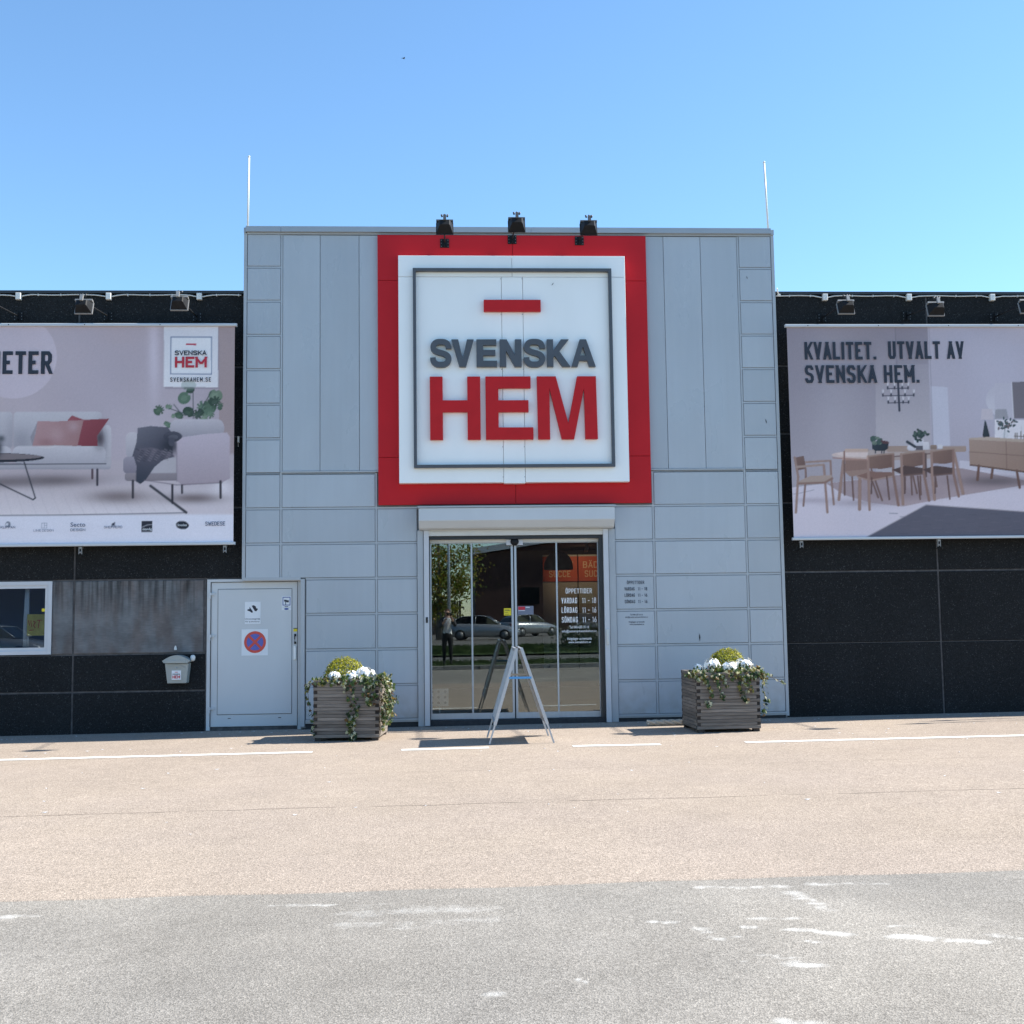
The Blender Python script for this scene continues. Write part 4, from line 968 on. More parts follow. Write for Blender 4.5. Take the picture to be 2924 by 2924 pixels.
def paint_dining(p):
    U,V = p.U,p.V; rq = random.Random(4)
    p.grad((140,134,150),(150,146,162),(V-400)/1200)
    p.blob(430,900,260,700,(156,152,170),.6); p.mix(p.soft(850,1500,V)*(U<800)*.45, (176,172,188)); p.blob(500,1150,180,400,(172,168,184),.4)
    p.mix(((U>790+.012*(V-850))&(U<1228))*p.soft(560,1250,V)*.9, (176,172,186)); p.rect(935,400,1190,700,(130,124,140),.45); p.line([(935,400),(955,840)],5,(104,100,116),.7)
    p.mix((U>1184+.03*(V-405)).astype(float), (172,168,188)); p.blob(1700,700,420,500,(184,182,206),.7); p.mix((U>1184+.03*(V-405))*p.soft(1100,1500,V)*.3, (150,146,164))
    p.poly([(1208,870),(1336,878),(1358,1335),(1228,1330)], (187,188,210)); p.line([(1195,405),(1228,1330)],4,(120,116,132),.6)
    # floor
    p.poly([(-100,1668),(330,1622),(1430,1490),(3200,1720),(3200,2300),(-100,2300)], (200,196,216)); p.poly([(-100,1640),(330,1600),(330,1622),(-100,1672)], (160,156,172)); p.line([(-100,1706),(200,1690),(330,1660)],5,(110,106,120),.5)
    p.gpoly([(420,1612),(1430,1498),(1960,1600),(1960,1626),(1250,1740),(1000,1790),(760,1760),(560,1700)], (150,136,146),(166,152,164),(800,1500,800,1760)); p.mix(p.inside([(1430,1440),(3200,1640),(3200,1690),(1430,1500)])*1., (190,188,208))
    p.blob(700,1760,230,26,(150,140,156),.6); p.blob(330,1740,160,22,(160,152,170),.6); p.blob(1700,1600,280,40,(96,86,94),.8); p.blob(1000,1690,300,50,(132,118,128),.6)
    p.poly([(1176,1776),(3200,1930),(3200,2300),(100,2300),(740,2012)], (88,88,106)); p.line([(740,2012),(1176,1778),(3200,1930)],7,(150,146,160))
    for k in range(60): p.line([(900+(k*173)%1300,1840+(k*59)%190),(960+(k*173)%1300,1842+(k*59)%190)], 6, (104,102,122) if k%2 else (76,76,94), .5)
        # mirror and things on the sideboard
    p.rr(1628,846,2040,1112,150,(180,178,198),(196,196,214)); p.rect(1700,846,1840,1120,(182,180,200)); p.poly([(1832,838),(2060,830),(2060,1120),(1846,1118)], (112,106,118)); p.line([(1832,838),(1846,1118)],6,(204,204,220))
    p.poly([(1598,1046),(1680,1044),(1692,1130),(1590,1130)], (188,182,198)); p.poly([(1705,1050),(1790,1046),(1806,1118),(1700,1122)], (150,150,164)); p.rect(1700,1130,2060,1275,(222,222,236),.8)
    for k in range(38):
        a,b = 1690+rq.gauss(90,48), 1165+rq.gauss(0,24); p.ell(a,b,13,7,(66,82,88) if k%3 else (120,108,112),1,k)
    p.line([(1780,1180),(1772,1270)],5,(90,92,100)); p.ell(1782,1245,22,32,(196,200,214),.6)
    for x in (1660,1905): p.line([(x,1180),(x,1275)],0.1,(150,140,140))
    p.gpoly([(1622,1130),(1634,1150),(1660,1250),(1652,1276),(1612,1276),(1604,1250)], (52,58,66),(34,38,46),(1604,1130,1660,1276))
    for x in (1858,1872,1902,1926): p.line([(x,1250-(x%7)*6),(x,1290)],7,(120,110,108))
    p.line([(1850,1255),(1990,1262)],6,(120,110,108))
    # sideboard
    p.gpoly([(1500,1276),(2500,1330),(2500,1600),(1506,1470)], (186,164,156),(174,148,138),(1500,1280,1600,1560)); p.poly([(1500,1270),(1640,1262),(2500,1316),(2500,1332),(1500,1282)], (206,190,182))
    for a in (((1506,1376),(2500,1450)),((1786,1292),(1792,1512)),((1930,1300),(1930,1530))): p.line(a,5,(128,104,98),.8)
    p.poly([(1506,1470),(2500,1596),(2500,1612),(1506,1482)], (118,92,84))
    for x,y0,y1 in ((1575,1482,1590),(1682,1500,1575),(1868,1520,1650)): p.line([(x,y0),(x-10 if x<1800 else x+22,y1)],19,(124,92,84))
    # table
    p.ell(900,1396,440,42,(196,182,184)); p.poly([(600,1380),(1440,1348),(1440,1366),(1300,1392),(700,1424),(520,1424)], (190,174,174)); p.ell(760,1388,260,26,(206,194,198)); p.line([(470,1418),(720,1432),(930,1410)],9,(152,124,120)); p.line([(930,1410),(1240,1386),(1436,1362)],8,(120,98,98))
    for a,b,w in (((552,1425),(518,1735),22),((676,1434),(675,1808),24),((1388,1380),(1456,1692),22),((1170,1392),(1172,1560),18)): p.line([a,b],w,(178,150,144) if w!=18 else (110,88,88))
    # chairs behind
    for x in (560,880,1300):
        p.rr(x,1348 if x<800 else 1330,x+180,1375,10,(186,166,160)); 
    for a,b in (((556,1370),(562,1700)),((615,1530),(630,1738)),((760,1500),(845,1742)),((735,1500),(815,1720)),((1010,1560),(1015,1660)),((1075,1560),(1105,1690)),((1130,1560),(1136,1700)),((1240,1540),(1256,1640)),((1060,1560),(1068,1700))): p.line([a,b],12,(130,102,98))
    p.rect(565,1425,730,1520,(160,132,126)); p.poly([(560,1520),(720,1505),(830,1540),(600,1560)], (176,150,144))
    # armchair at the left end
    p.gpoly([(176,1416),(250,1402),(270,1500),(206,1512)], (146,120,116),(126,100,96),(180,1400,250,1510)); p.line([(182,1415),(210,1560),(196,1830)],18,(176,152,148)); p.line([(265,1500),(268,1560),(252,1780)],14,(150,124,120)); p.line([(200,1486),(400,1470)],18,(190,170,166)); p.line([(268,1450),(452,1440)],16,(180,158,154)); p.line([(402,1476),(432,1830)],18,(176,150,146)); p.line([(452,1446),(458,1560),(480,1770)],16,(166,140,136))
    p.poly([(212,1595),(300,1555),(462,1548),(468,1572),(410,1600),(230,1622)], (196,178,174)); p.line([(216,1612),(410,1606),(466,1574)],16,(160,132,126))
    # three chairs in front
    for x0,x1,y,fl,sh in ((735,928,1392,(750,1812),0),(985,1160,1376,(1000,1772),1),(1215,1385,1356,(1240,1740),1)):
        p.gpoly([(x0+6,y+18),(x0+90,y+6),(x1-6,y),(x1-10,y+100),(x0+100,y+112),(x0+12,y+106)], (152,124,116),(128,100,94),(x0,y,x1,y+110))
        p.poly([(x0-80,1555),(x0+20,1522),(x1,1530),(x1-4,1556),(x0+10,1590)] if sh==0 else [(x0-70,1510),(x0+30,1480),(x1+10,1500),(x1-10,1545),(x0+20,1555)], (150,118,112) if sh==0 else (96,74,74)); p.line([(x0-78,1562),(x0+20,1592),(x1-10,1560)] if sh==0 else [(x0,1556),(x1,1540)],11,(188,164,158) if sh==0 else (120,94,90))
        p.line([(x0,y+16),(x0+6,1560),fl],19,(178,150,144)); p.line([(x1-4,y),(x1-2,1540),(x1+38,1780-34*sh*(1 if x0<1200 else 1.9))],18,(158,128,122))
        p.line([(x0+2,y+16),(x0+95,y+2),(x1,y-6)],11,(182,158,150)); p.line([(x1-50,1560),(x1-30,1735)],11,(120,92,88)); p.line([(x0+30,1570),(x0+28,1690)],10,(112,86,84))
    # bowls and plants on the table
    p.gpoly([(764,1300),(892,1296),(886,1350),(860,1366),(790,1366),(768,1350)], (48,56,68),(34,40,50),(770,1300,880,1366))
    for x in (792,840,856): p.line([(x,1360),(x,1382)],9,(38,42,52))
    for k in range(30): p.ell(762+rq.uniform(0,70),1262+rq.uniform(0,46),15,11,(64,84,82) if k%4 else (104,120,112),1,k)
    for k in range(14): p.ell(840+(k*31)%48,1290+(k*17)%18,9,7,(96,66,74))
    p.rr(1080,1278,1156,1332,10,(206,206,222),(184,184,200))
    for k in range(34): p.ell(1116+rq.gauss(0,28),1250+rq.gauss(0,18),16,10,(46,60,60) if k%3 else (70,88,82),1,k*.7)
    p.rr(1028,1322,1098,1366,26,(208,208,224),(186,186,202)); p.line([(1030,1298),(1090,1336)],20,(40,46,58)); p.rr(1150,1300,1196,1358,8,(204,204,218),(190,190,204)); p.rect(1096,1330,1150,1362,(86,84,96)); p.rr(1206,1322,1256,1356,10,(170,150,140),(150,130,124)); p.rr(1262,1320,1300,1350,8,(200,200,214))
    warm = (p.C[...,0]-p.C[...,2] > 7)[...,None]; p.C = np.where(warm, p.C*np.array([.84,.83,.83]), p.C); p.C = np.where(((V < 1436)&(V > 1345)&(U > 460)&(U < 735)&warm[...,0])[...,None], p.C*1.2, p.C)
    # chandelier
    p.line([(958,835),(970,1060)],15,(44,46,62))
    for y,xs_ in ((890,(880,932,990,1036)),(945,(845,906,1012,1080)),(1000,(885,936,998,1040))):
        p.line([(xs_[0],y),(xs_[-1],y-4)],6,(50,52,68))
        for x in xs_: p.line([(x,y-18),(x,y)],11,(44,46,62)); p.line([(x-4,y-48),(x,y-22)],5,(206,206,222)); p.line([(x+5,y-46),(x+1,y-22)],5,(206,206,222))

def banner(name, label, x0, x1, z0, z1, aff, painter, rails, seed):
    B = thing(name, label, "banner", ((x0+x1)/2, -.10, z0))
    nx, nz = int((x1-x0)/.0115), int((z1-z0)/.0115)
    gx, gz = np.meshgrid(np.linspace(x0,x1,nx+1), np.linspace(z0,z1,nz+1))
    acc = 0
    for ox,oz in ((-.0029,-.0029),(.0029,-.0029),(-.0029,.0029),(.0029,.0029)):
        U = aff[0][0]+aff[1][0]*(gx+ox)+aff[2][0]*(gz+oz); V = aff[0][1]+aff[1][1]*(gx+ox)+aff[2][1]*(gz+oz)
        p = Paint(U,V); painter(p)
        c = p.C/255.0; acc = acc+np.where(c <= .04045, c/12.92, ((c+.055)/1.055)**2.4)
    c = acc/4; wh = np.array(srgb(182,202,223)); cl = sum(a_*np.sin(gx*f1+gz*f2+ph) for a_,f1,f2,ph in ((.018,1.7,.9,.3),(.014,3.1,-2.2,1.1),(.010,5.7,4.3,2.0)))
    c = c/wh*.69*np.array([.84,.945,1.0])*(1+cl[...,None]+RNG.normal(0,.022,c.shape[:2])[...,None]); c = np.clip(c,0,.9)
    # slack cloth: shallow vertical folds that fade towards the rails
    sag = .006*np.sin(gx*2.3+seed)+.004*np.sin(gx*5.1+gz*.4+seed*2)+.002*np.sin(gx*11+gz*1.1)
    fade = np.clip((gz-z0)/.5,0,1)*np.clip((z1-gz)/.25,0,1)
    yy = -.120+sag*fade
    l = world_loc(B)
    co = np.stack([gx-l[0], yy-l[1], gz-l[2]],-1).reshape(-1,3)
    idx = np.arange((nx+1)*(nz+1)).reshape(nz+1,nx+1)
    q = np.stack([idx[:-1,:-1],idx[:-1,1:],idx[1:,1:],idx[1:,:-1]],-1).reshape(-1,4)
    me = bpy.data.meshes.new("fabric"); me.vertices.add(len(co)); me.vertices.foreach_set("co", co.ravel())
    me.loops.add(q.size); me.loops.foreach_set("vertex_index", q.ravel()); me.polygons.add(len(q))
    me.polygons.foreach_set("loop_start", np.arange(len(q))*4); me.update(calc_edges=True)
    me.polygons.foreach_set("use_smooth", np.ones(len(q),bool))
    at = me.color_attributes.new("tint",'FLOAT_COLOR','POINT'); at.data.foreach_set("color", np.concatenate([c.reshape(-1,3),np.ones((len(co),1))],1).ravel().astype(np.float32))
    me.materials.append(M['print'])
    f = bpy.data.objects.new("fabric", me); COL.objects.link(f); f.parent = B
    MB().box(x0+.01,x1-.01,-.098,-.094,z0,z1).build("backing_sheet", M['whiteplastic'], B)
    for r in rails: MB().cbox(r[0],r[1],-.150,-.092,r[2],r[3],.006).build("rail", M['alu_pale'], B)
    for sx_ in np.arange(x0+.3,x1,1.05):
        MB().box(sx_,sx_+.012,-.153,-.150,rails[0][2]+.012,rails[0][2]+.024).build("screw", M['black'], B)
    return B
M['print'] = mat("printed_banner_cloth", (1,1,1), .42, 0, .35, 0, None, None, "tint")
M['alu_pale'] = mat("pale_banner_rail", (.56,.58,.60), .38, .1, .5, .02)
AFL = [[3898.38,3423.74],[554.91,-1.57],[8.27,-540.52]]; AFR = [[-1862.69,3329.38],[511.47,-1.52],[-23.99,-520.19]]
BL = banner("banner", "long printed banner with grey sofa, armchair and a row of maker's marks", -9.4,-3.851,2.527,5.602, AFL, paint_sofa, [(-9.43,-3.821,5.600,5.640),(-9.43,-3.824,2.488,2.528)], 1.0)
BR = banner("banner", "long printed banner with dining table, KVALITET headline and chandelier", 4.117,9.7,2.507,5.588, AFR, paint_dining, [(4.091,9.73,5.586,5.626),(4.095,9.73,2.470,2.508)], 2.6)
# headlines and small lettering printed on the cloth
y = -.1325
def uvL(u,v):
    x = (u-AFL[0][0]-8.27*4.0)/554.91; z = (AFL[0][1]-1.57*x-v)/540.52; x = (u-AFL[0][0]-8.27*z)/554.91; return x,z
def uvR(u,v):
    x = (u-AFR[0][0]+23.99*4.0)/511.47; z = (AFR[0][1]-1.52*x-v)/520.19; x = (u-AFR[0][0]+23.99*z)/511.47; return x,z
def word(par, nm, mt, fn, *a, **kw): q_ = MB(); fn(q_,*a,**kw); return q_.build(nm, M[mt], par)
x,z = uvL(392,776); word(BL,"lettering",'ink',text,"NYHETER",x,z,.324,y,.46,.165,.105,align='r',fit=7*.181-.03)
x,z = uvL(1304,836); word(BL,"lettering",'ink',text,"SVENSKAHEM.SE",x,z,.062,y,.46,.15,.22,fit=.568)
x,z = uvL(1340,630); word(BL,"lettering",'ink',text,"SVENSKA",x,z,.068,y,.85,.2,.10,fit=.443)

x,z = uvL(1340,726); word(BL,"red_lettering",'ink_red',text,"HEM",x,z,.156,y,.72,.21,.09,fit=.447); 
x,z = uvL(12,1962-4); word(BL,"maker_mark",'ink_grey',text,"KLIPPAN",x,z+.012,.034,y,.7,.16,.12,fit=.20)
x,z = uvL(262,1982); word(BL,"maker_mark",'ink_grey',text,"LINIE DESIGN",x,z+.010,.031,y,.7,.12,.14,fit=.275)
x,z = uvL(540,1948); word(BL,"maker_mark",'ink_grey',fine_text,"Secto",x,z+.012,.062,y,.205); x,z = uvL(540,1975); word(BL,"maker_mark",'ink_grey',text,"DESIGN",x,z,.036,y,.7,.15,.14,fit=.205)
x,z = uvL(795,1962); word(BL,"maker_mark",'ink_grey',text,"SHEPHERD",x,z+.012,.034,y,.7,.14,.12,fit=.25)
x,z = uvL(1568,1946); word(BL,"maker_mark",'ink_grey',text,"SWEDESE",x,z+.010,.058,y,.62,.15,.10,fit=.275)

x,z = uvL(1088,1978); word(BL,"maker_mark",'paper',fine_text,"skandig",x,z+.012,.036,y,.13); x,z = uvL(1356,1942); word(BL,"maker_mark",'paper',fine_text,"Stressless",x,z,.034,y,.13); 
x,z = uvR(248,668); xe,_ = uvR(792,664); word(BR,"lettering",'ink',text,"KVALITET.",x,z,.262,y,.46,.165,.10,fit=xe-x)
x,z = uvR(884,662); xe,_ = uvR(1462,658); word(BR,"lettering",'ink',text,"UTVALT AV",x,z,.262,y,.46,.165,.10,fit=xe-x)
x,z = uvR(254,848); xe,_ = uvR(1122,838); word(BR,"lettering",'ink',text,"SVENSKA HEM.",x,z,.262,y,.46,.165,.10,fit=xe-x)

# tensioners below the banners
def tensioner(label, x, z):
    t = thing("banner_tensioner", label, "clamp", (x,-.10,z-.16), 0, "clamps pulling the banners tight")
    h = MB(); h.box(-.022,.022,-.01,.05,.125,.152); h.box(-.022,-.014,-.01,.02,.05,.125); h.box(.014,.022,-.01,.02,.05,.125); h.tube([(-.02,.0,.075),(.02,.0,.075)],.012); h.build("buckle", M['lampgrey'], t, True)
    h = MB(); h.box(-.012,.012,.0,.006,.078,.125); h.box(-.012,.012,.002,.19,.02,.026); h.tube([(-.028,.0,.03),(-.010,.002,.06)],.007); h.tube([(.028,.0,.03),(.010,.002,.06)],.007); h.build("strap", M['black'], t, True)
for lb,x,z in (("dark clamp under the sofa banner near its middle",-5.96,2.488),("dark clamp under the sofa banner's right corner",-3.972,2.488),("dark clamp under the dining banner's left corner",4.233,2.470),("dark clamp under the dining banner above the wall joint",6.255,2.470)): tensioner(lb,x,z)

# ------------------------------------------------------------------ floodlights on arms
def make_flood(body, rim, plate):
    t = thing("floodlight", None, "floodlight", (0,0,0))
    p = MB().cbox(-.065,.065,-.012,0,-.065,.065,.003); p.box(-.008,.008,-.06,-.012,-.055,.055)
    p.build("mount_plate", M[plate], t, True)
    s_ = MB()
    for x in (-.052,.046):
        for z in (-.05,-.005,.04): s_.box(x,x+.008,-.016,-.0125,z,z+.008)
    s_.build("screw", M['lampgrey'], t, True)
    MB().tube([(0,-.05,0),(0,-.4,-.02),(0,-1.06,-.055)], .011).build("arm", M[plate if body=='black' else 'lampgrey'], t, True)
    A = Vector((0,.93,-.36)).normalized(); Uv = Vector((1,0,0)); Wv = A.cross(Uv); c = Vector((0,-1.10,-.125))
    pt = lambda a,u,w_: tuple(c+A*a+Uv*u+Wv*w_)
    rc = lambda a,hu,hw: [pt(a,-hu,-hw),pt(a,hu,-hw),pt(a,hu,hw),pt(a,-hu,hw)]
    hs = MB(); hs.loft([rc(-.10,.062,.036),rc(-.085,.074,.046),rc(.03,.110,.082)]); hs.build("housing", M[body], t, True)
    rm = MB(); rm.loft([rc(.03,.118,.089),rc(.055,.118,.089)])
    rm.build("rim", M[rim], t, True)
    MB().loft([rc(.0555,.105,.076),rc(.059,.105,.076)]).build("lens", M['carglass'], t, True)
    br = MB(); bx_ = lambda a0,a1,u0,u1,w0,w1: br.loft([[pt(a0,u0,w0),pt(a0,u1,w0),pt(a1,u1,w0),pt(a1,u0,w0)],[pt(a0,u0,w1),pt(a0,u1,w1),pt(a1,u1,w1),pt(a1,u0,w1)]])
    up_ = -1 if (pt(0,0,-.1)[2] > pt(0,0,.1)[2]) else 1
    lo,hi = sorted((up_*.080,up_*.104)); bx_(-.03,.03,-.115,.115,lo,hi)      # top rail
    lo,hi = sorted((up_*.02,up_*.11)); bx_(-.125,-.088,-.020,.020,lo,hi)    # strap down the back
    br.build("bracket", M['lampgrey' if rim != 'black' else 'bracketdark'], t, True)
    kn = MB()
    for sgn in (-1,1): kn.tube([pt(-.07,sgn*.035,up_*.118),pt(-.07,sgn*.042,up_*.150)], .013, 8)
    kn.tube([pt(-.09,0,up_*.120),pt(-.09,0,up_*.140)], .012, 8); kn.build("knob", M['bracketdark'], t, True)
    return t
fl1 = make_flood('black','lampgrey','black'); fl2 = None
wl = [("grey rimmed floodlight on an arm at the picture's left edge above the sofa banner",-6.95,5.80,.0),("grey rimmed floodlight on an arm above the sofa banner's middle",-5.69,5.80,.02),("grey rimmed floodlight on an arm above the sofa banner's logo corner",-4.43,5.79,-.03),
      ("grey rimmed floodlight on an arm above the KVALITET headline",4.72,5.78,.0),("grey rimmed floodlight tilted up on an arm above the word AV",6.00,5.81,.05),("grey rimmed floodlight cut off by the picture's right edge",7.33,5.79,.0),("grey rimmed floodlight outside the picture, next right along the wing",8.55,5.79,0),("grey rimmed floodlight outside the picture, furthest right along the wing",9.80,5.79,0)]
for i,(lb,x,z,rx) in enumerate(wl):
    o = fl1 if i == 0 else copy_tree(fl1)
    o.location = (x,WY,z); o.rotation_euler = (rx,0,random.uniform(-.03,.03)); tag(o,lb,None,"grey floodlights along the wings")
fl2 = make_flood('black','black','black')
for i,(lb,x,z) in enumerate((("left black floodlight over the red SVENSKA HEM sign",-.86,6.84),("middle black floodlight over the red SVENSKA HEM sign",.122,6.90),("right black floodlight over the red SVENSKA HEM sign",1.105,6.885))):
    o = fl2 if i == 0 else copy_tree(fl2)
    o.location = (x,-.061,z); o.rotation_euler = (.02*i,0,random.uniform(-.02,.02)); tag(o,lb,None,"black floodlights over the logo sign")

# ------------------------------------------------------------------ cable runs, junction boxes and small fittings on the wings
def cable(label, xs_, boxes):
    t = thing("cable", label, "cable", (xs_[0],WY,6.10))
    pts = []
    for x in np.arange(min(xs_),max(xs_)+.01,.08):
        z = 6.112+.004*math.sin(x*9)
        for b_ in boxes:
            d = abs(x-b_)
            if d < .16: z -= .03*(1-d/.16)
        pts.append((float(x),WY-.016,z))
    mb = MB(); mb.tube(pts,.010,6); mb.build("sheath", M['cable'], t)
    cl = MB().box(0,.014,-.03,0,-.012,.016).mesh("clip", M['cable'])
    for x in np.arange(min(xs_)+.2,max(xs_),.315):
        if min(abs(x-b_) for b_ in boxes) > .1: put("clip", cl, t, (float(x)-xs_[0],0,.008))
    return t
bl = [-8.22,-6.945,-5.678,-4.395]; br_ = [4.765,6.035,7.305,8.58,9.85]
cable("white cable along the top of the wall above the sofa banner", (-9.4,-3.77), bl)
cable("white cable along the top of the wall above the dining banner", (4.03,10.4), br_)
jb = None
names = {-8.22:"outside the picture on the left",-6.945:"nearest the picture's left edge",-5.678:"between the two whole floodlights of the left wing",-4.395:"above the sofa banner's right end",4.765:"at the left end of the dining banner",6.035:"between the two floodlights over the dining banner",7.305:"near the picture's right edge",8.58:"just outside the picture on the right",9.85:"further outside the picture on the right"}
for x in bl+br_:
    if jb is None:
        jb = MB().cbox(-.036,.036,-.06,0,-.048,.048,.006); jb.box(-.006,.006,-.063,-.0605,-.006,.006)
        jb = jb.build("junction_box", M['whiteplastic']); o = jb
    else: o = jb.copy(); COL.objects.link(o)
    o.location = (x,WY,6.085); tag(o,"white junction box on the wall top, "+names[x],"junction box","junction boxes on the cable runs")
tag(MB().cbox(-3.838,-3.812,WY-.04,WY,3.96,4.05,.004).box(-3.832,-3.826,WY-.02,WY-.012,3.90,3.96).build("wall_sensor", M['rail']), "small cream sensor on the black wall beside the armchair", "sensor")
tag(MB().tube([(4.03,-.0,6.20),(4.05,.05,6.16),(4.075,WY-.03,6.12)],.010,6).cbox(4.055,4.10,WY-.04,WY,6.105,6.135,.005).build("cable_joint", M['whiteplastic']), "white cable joint where the right wing meets the tower", "cable")
h = MB()
h.loft([[(-4.682+r_*math.cos(t),WY-.012+.012*math.sin(t),z) for t in [2*math.pi*i/10 for i in range(10)]] for r_,z in ((.019,1.028),(.020,1.05),(.013,1.075),(.008,1.088))])
tag(h.build("wall_hook", M['whiteplastic']), "little white plug on the stained wall above the letterbox", "hook")

# poles on the tower roof
for lb,x,y0,zt,lean in (("slim white pole on the tower's left top corner",-3.715,.09,8.17,.012),("slim white pole on the tower's right top corner",3.955,.10,8.15,-.03)):
    p = thing("roof_pole", lb, "pole", (x,y0,7.06))
    h = MB(); h.tube([(x,y0,7.06),(x+lean,y0,zt)],.0145,10); h.build("shaft", M['whiteplastic'], p)
    h = MB(); h.tube([(x+lean,y0,zt-.004),(x+lean,y0,zt+.012),(x+lean,y0,zt+.022)],[.018,.019,.008],10); h.build("cap", M['whiteplastic'], p)

# furled flags just outside the picture; their shadows reach in along the wall
for lb,x,y,h_ in (("nearer furled flag on a thin pole outside the picture on the right",8.25,-.95,3.1),("farther furled flag on a thin pole outside the picture on the right",8.9,-.62,3.3)):
    f_ = thing("furled_flag", lb, "flag", (x,y,G(x)))
    MB().tube([(x,y,G(x)),(x,y,G(x)+h_)],[.018,.012],8).tube([(x-.25,y,G(x)+.03),(x+.25,y,G(x)+.03)],.02,6).tube([(x,y-.25,G(x)+.03),(x,y+.25,G(x)+.03)],.02,6).build("pole", M['alu'], f_)
    MB().tube([(x,y,G(x)+h_*.55),(x+.02,y+.02,G(x)+h_*.75),(x+.01,y,G(x)+h_*.9),(x,y,G(x)+h_*.98)],[.012,.035,.06,.015],8).build("flag", M['red'], f_)

# ------------------------------------------------------------------ letterbox
L = thing("letterbox", "grey letterbox with arched lid and HEM sticker on the black wall", "letterbox", (-4.62,WY,.57))
bd = MB(); yf,yb = -.085,WY-.006
bd.loft([[(-4.755,yf+.02,.572),(-4.492,yf+.02,.572),(-4.492,yb,.572),(-4.755,yb,.572)],[(-4.785,yf,.845),(-4.462,yf,.845),(-4.462,yb,.845),(-4.785,yb,.845)]])
bd.build("body", M['mail'], L, bevel=.008)
arc = [(-4.815+(.375)*i/14, .868+.092*math.sin(math.pi*(.06+.88*i/14))) for i in range(15)]
MB().poly(arc+[(-4.452,.862),(-4.48,.85),(-4.77,.85),(-4.80,.862)], yf-.035, yb).build("lid", M['mail'], L)
MB().cbox(-4.755,-4.495,yf-.041,yf-.034,.852,.895,.003).build("flap", M['mail'], L)
MB().ribbon([(-4.735+.225*i/12,.79+.04*math.sin(math.pi*i/12)) for i in range(13)],.006,yf-.006,0,.008).build("ridge", M['mail'], L)
MB().tube([(-4.63,yf,.785),(-4.63,yf-.012,.785)],.009,10).build("lock", M['alu'], L)
n = thing("letterbox_sticker", "white SVENSKA HEM sticker on the front of the letterbox", "sticker", (-4.626,yf-.002,.62))
MB().box(-4.690,-4.562,yf-.002,yf+.012,.622,.750).build("sheet", M['paper'], n)
k = MB(); text(k,"HEM",-4.678,.640,.042,yf-.004,.72,.21,.09,fit=.104); k.box(-4.645,-4.605,yf-.0042,yf-.0035,.723,.731); k.build("red_print", M['ink_red'], n)
k = MB(); text(k,"SVENSKA",-4.678,.690,.018,yf-.004,.8,.2,.1,fit=.104); k.build("dark_print", M['ink'], n)
h = MB(); h.loft([[(-4.425+r_*math.cos(t),.02+r_*math.sin(t),z) for t in [2*math.pi*i/12 for i in range(12)]] for r_,z in ((.014,.872),(.030,.890),(.036,.92),(.031,.945),(.014,.958))],0,True)
tag(h.build("paper_cup", M['whiteplastic']), "crumpled white cup resting on the letterbox's right shoulder", "cup")

# notes in the left window
n = thing("window_note", "yellowed paper with red handwriting inside the left window", "note", (-6.63,WY+.06,1.25))
MB().box(-6.755,-6.515,WY+.055,WY+.058,1.255,1.555).build("sheet", M['oldyellow'], n)
k = MB(); yk = WY+.053
k.ribbon([(-6.735,1.47),(-6.72,1.40),(-6.70,1.47),(-6.69,1.38)],.010,yk); k.ribbon([(-6.67,1.46),(-6.64,1.44),(-6.665,1.40),(-6.64,1.36)],.010,yk); k.ribbon([(-6.62,1.47),(-6.55,1.47)],.010,yk); k.ribbon([(-6.585,1.465),(-6.60,1.36)],.010,yk); k.ribbon([(-6.73,1.33),(-6.66,1.335)],.008,yk)
k.build("writing", M['ink_red'], n)
tag(MB().box(-6.545,-6.498,WY+.024,WY+.029,1.59,1.632).build("yellow_label", M['yellow']), "small yellow label on the left window's glass", "sticker")
cu = MB()
for i in range(5): cu.tube([(-6.835+i*.016,WY+.16,1.10),(-6.832+i*.015,WY+.16,1.5),(-6.815+i*.010,WY+.16,1.92)],.010,6)
tag(cu.build("curtain", M['paper']), "narrow white gathered curtain inside the left window", "curtain")
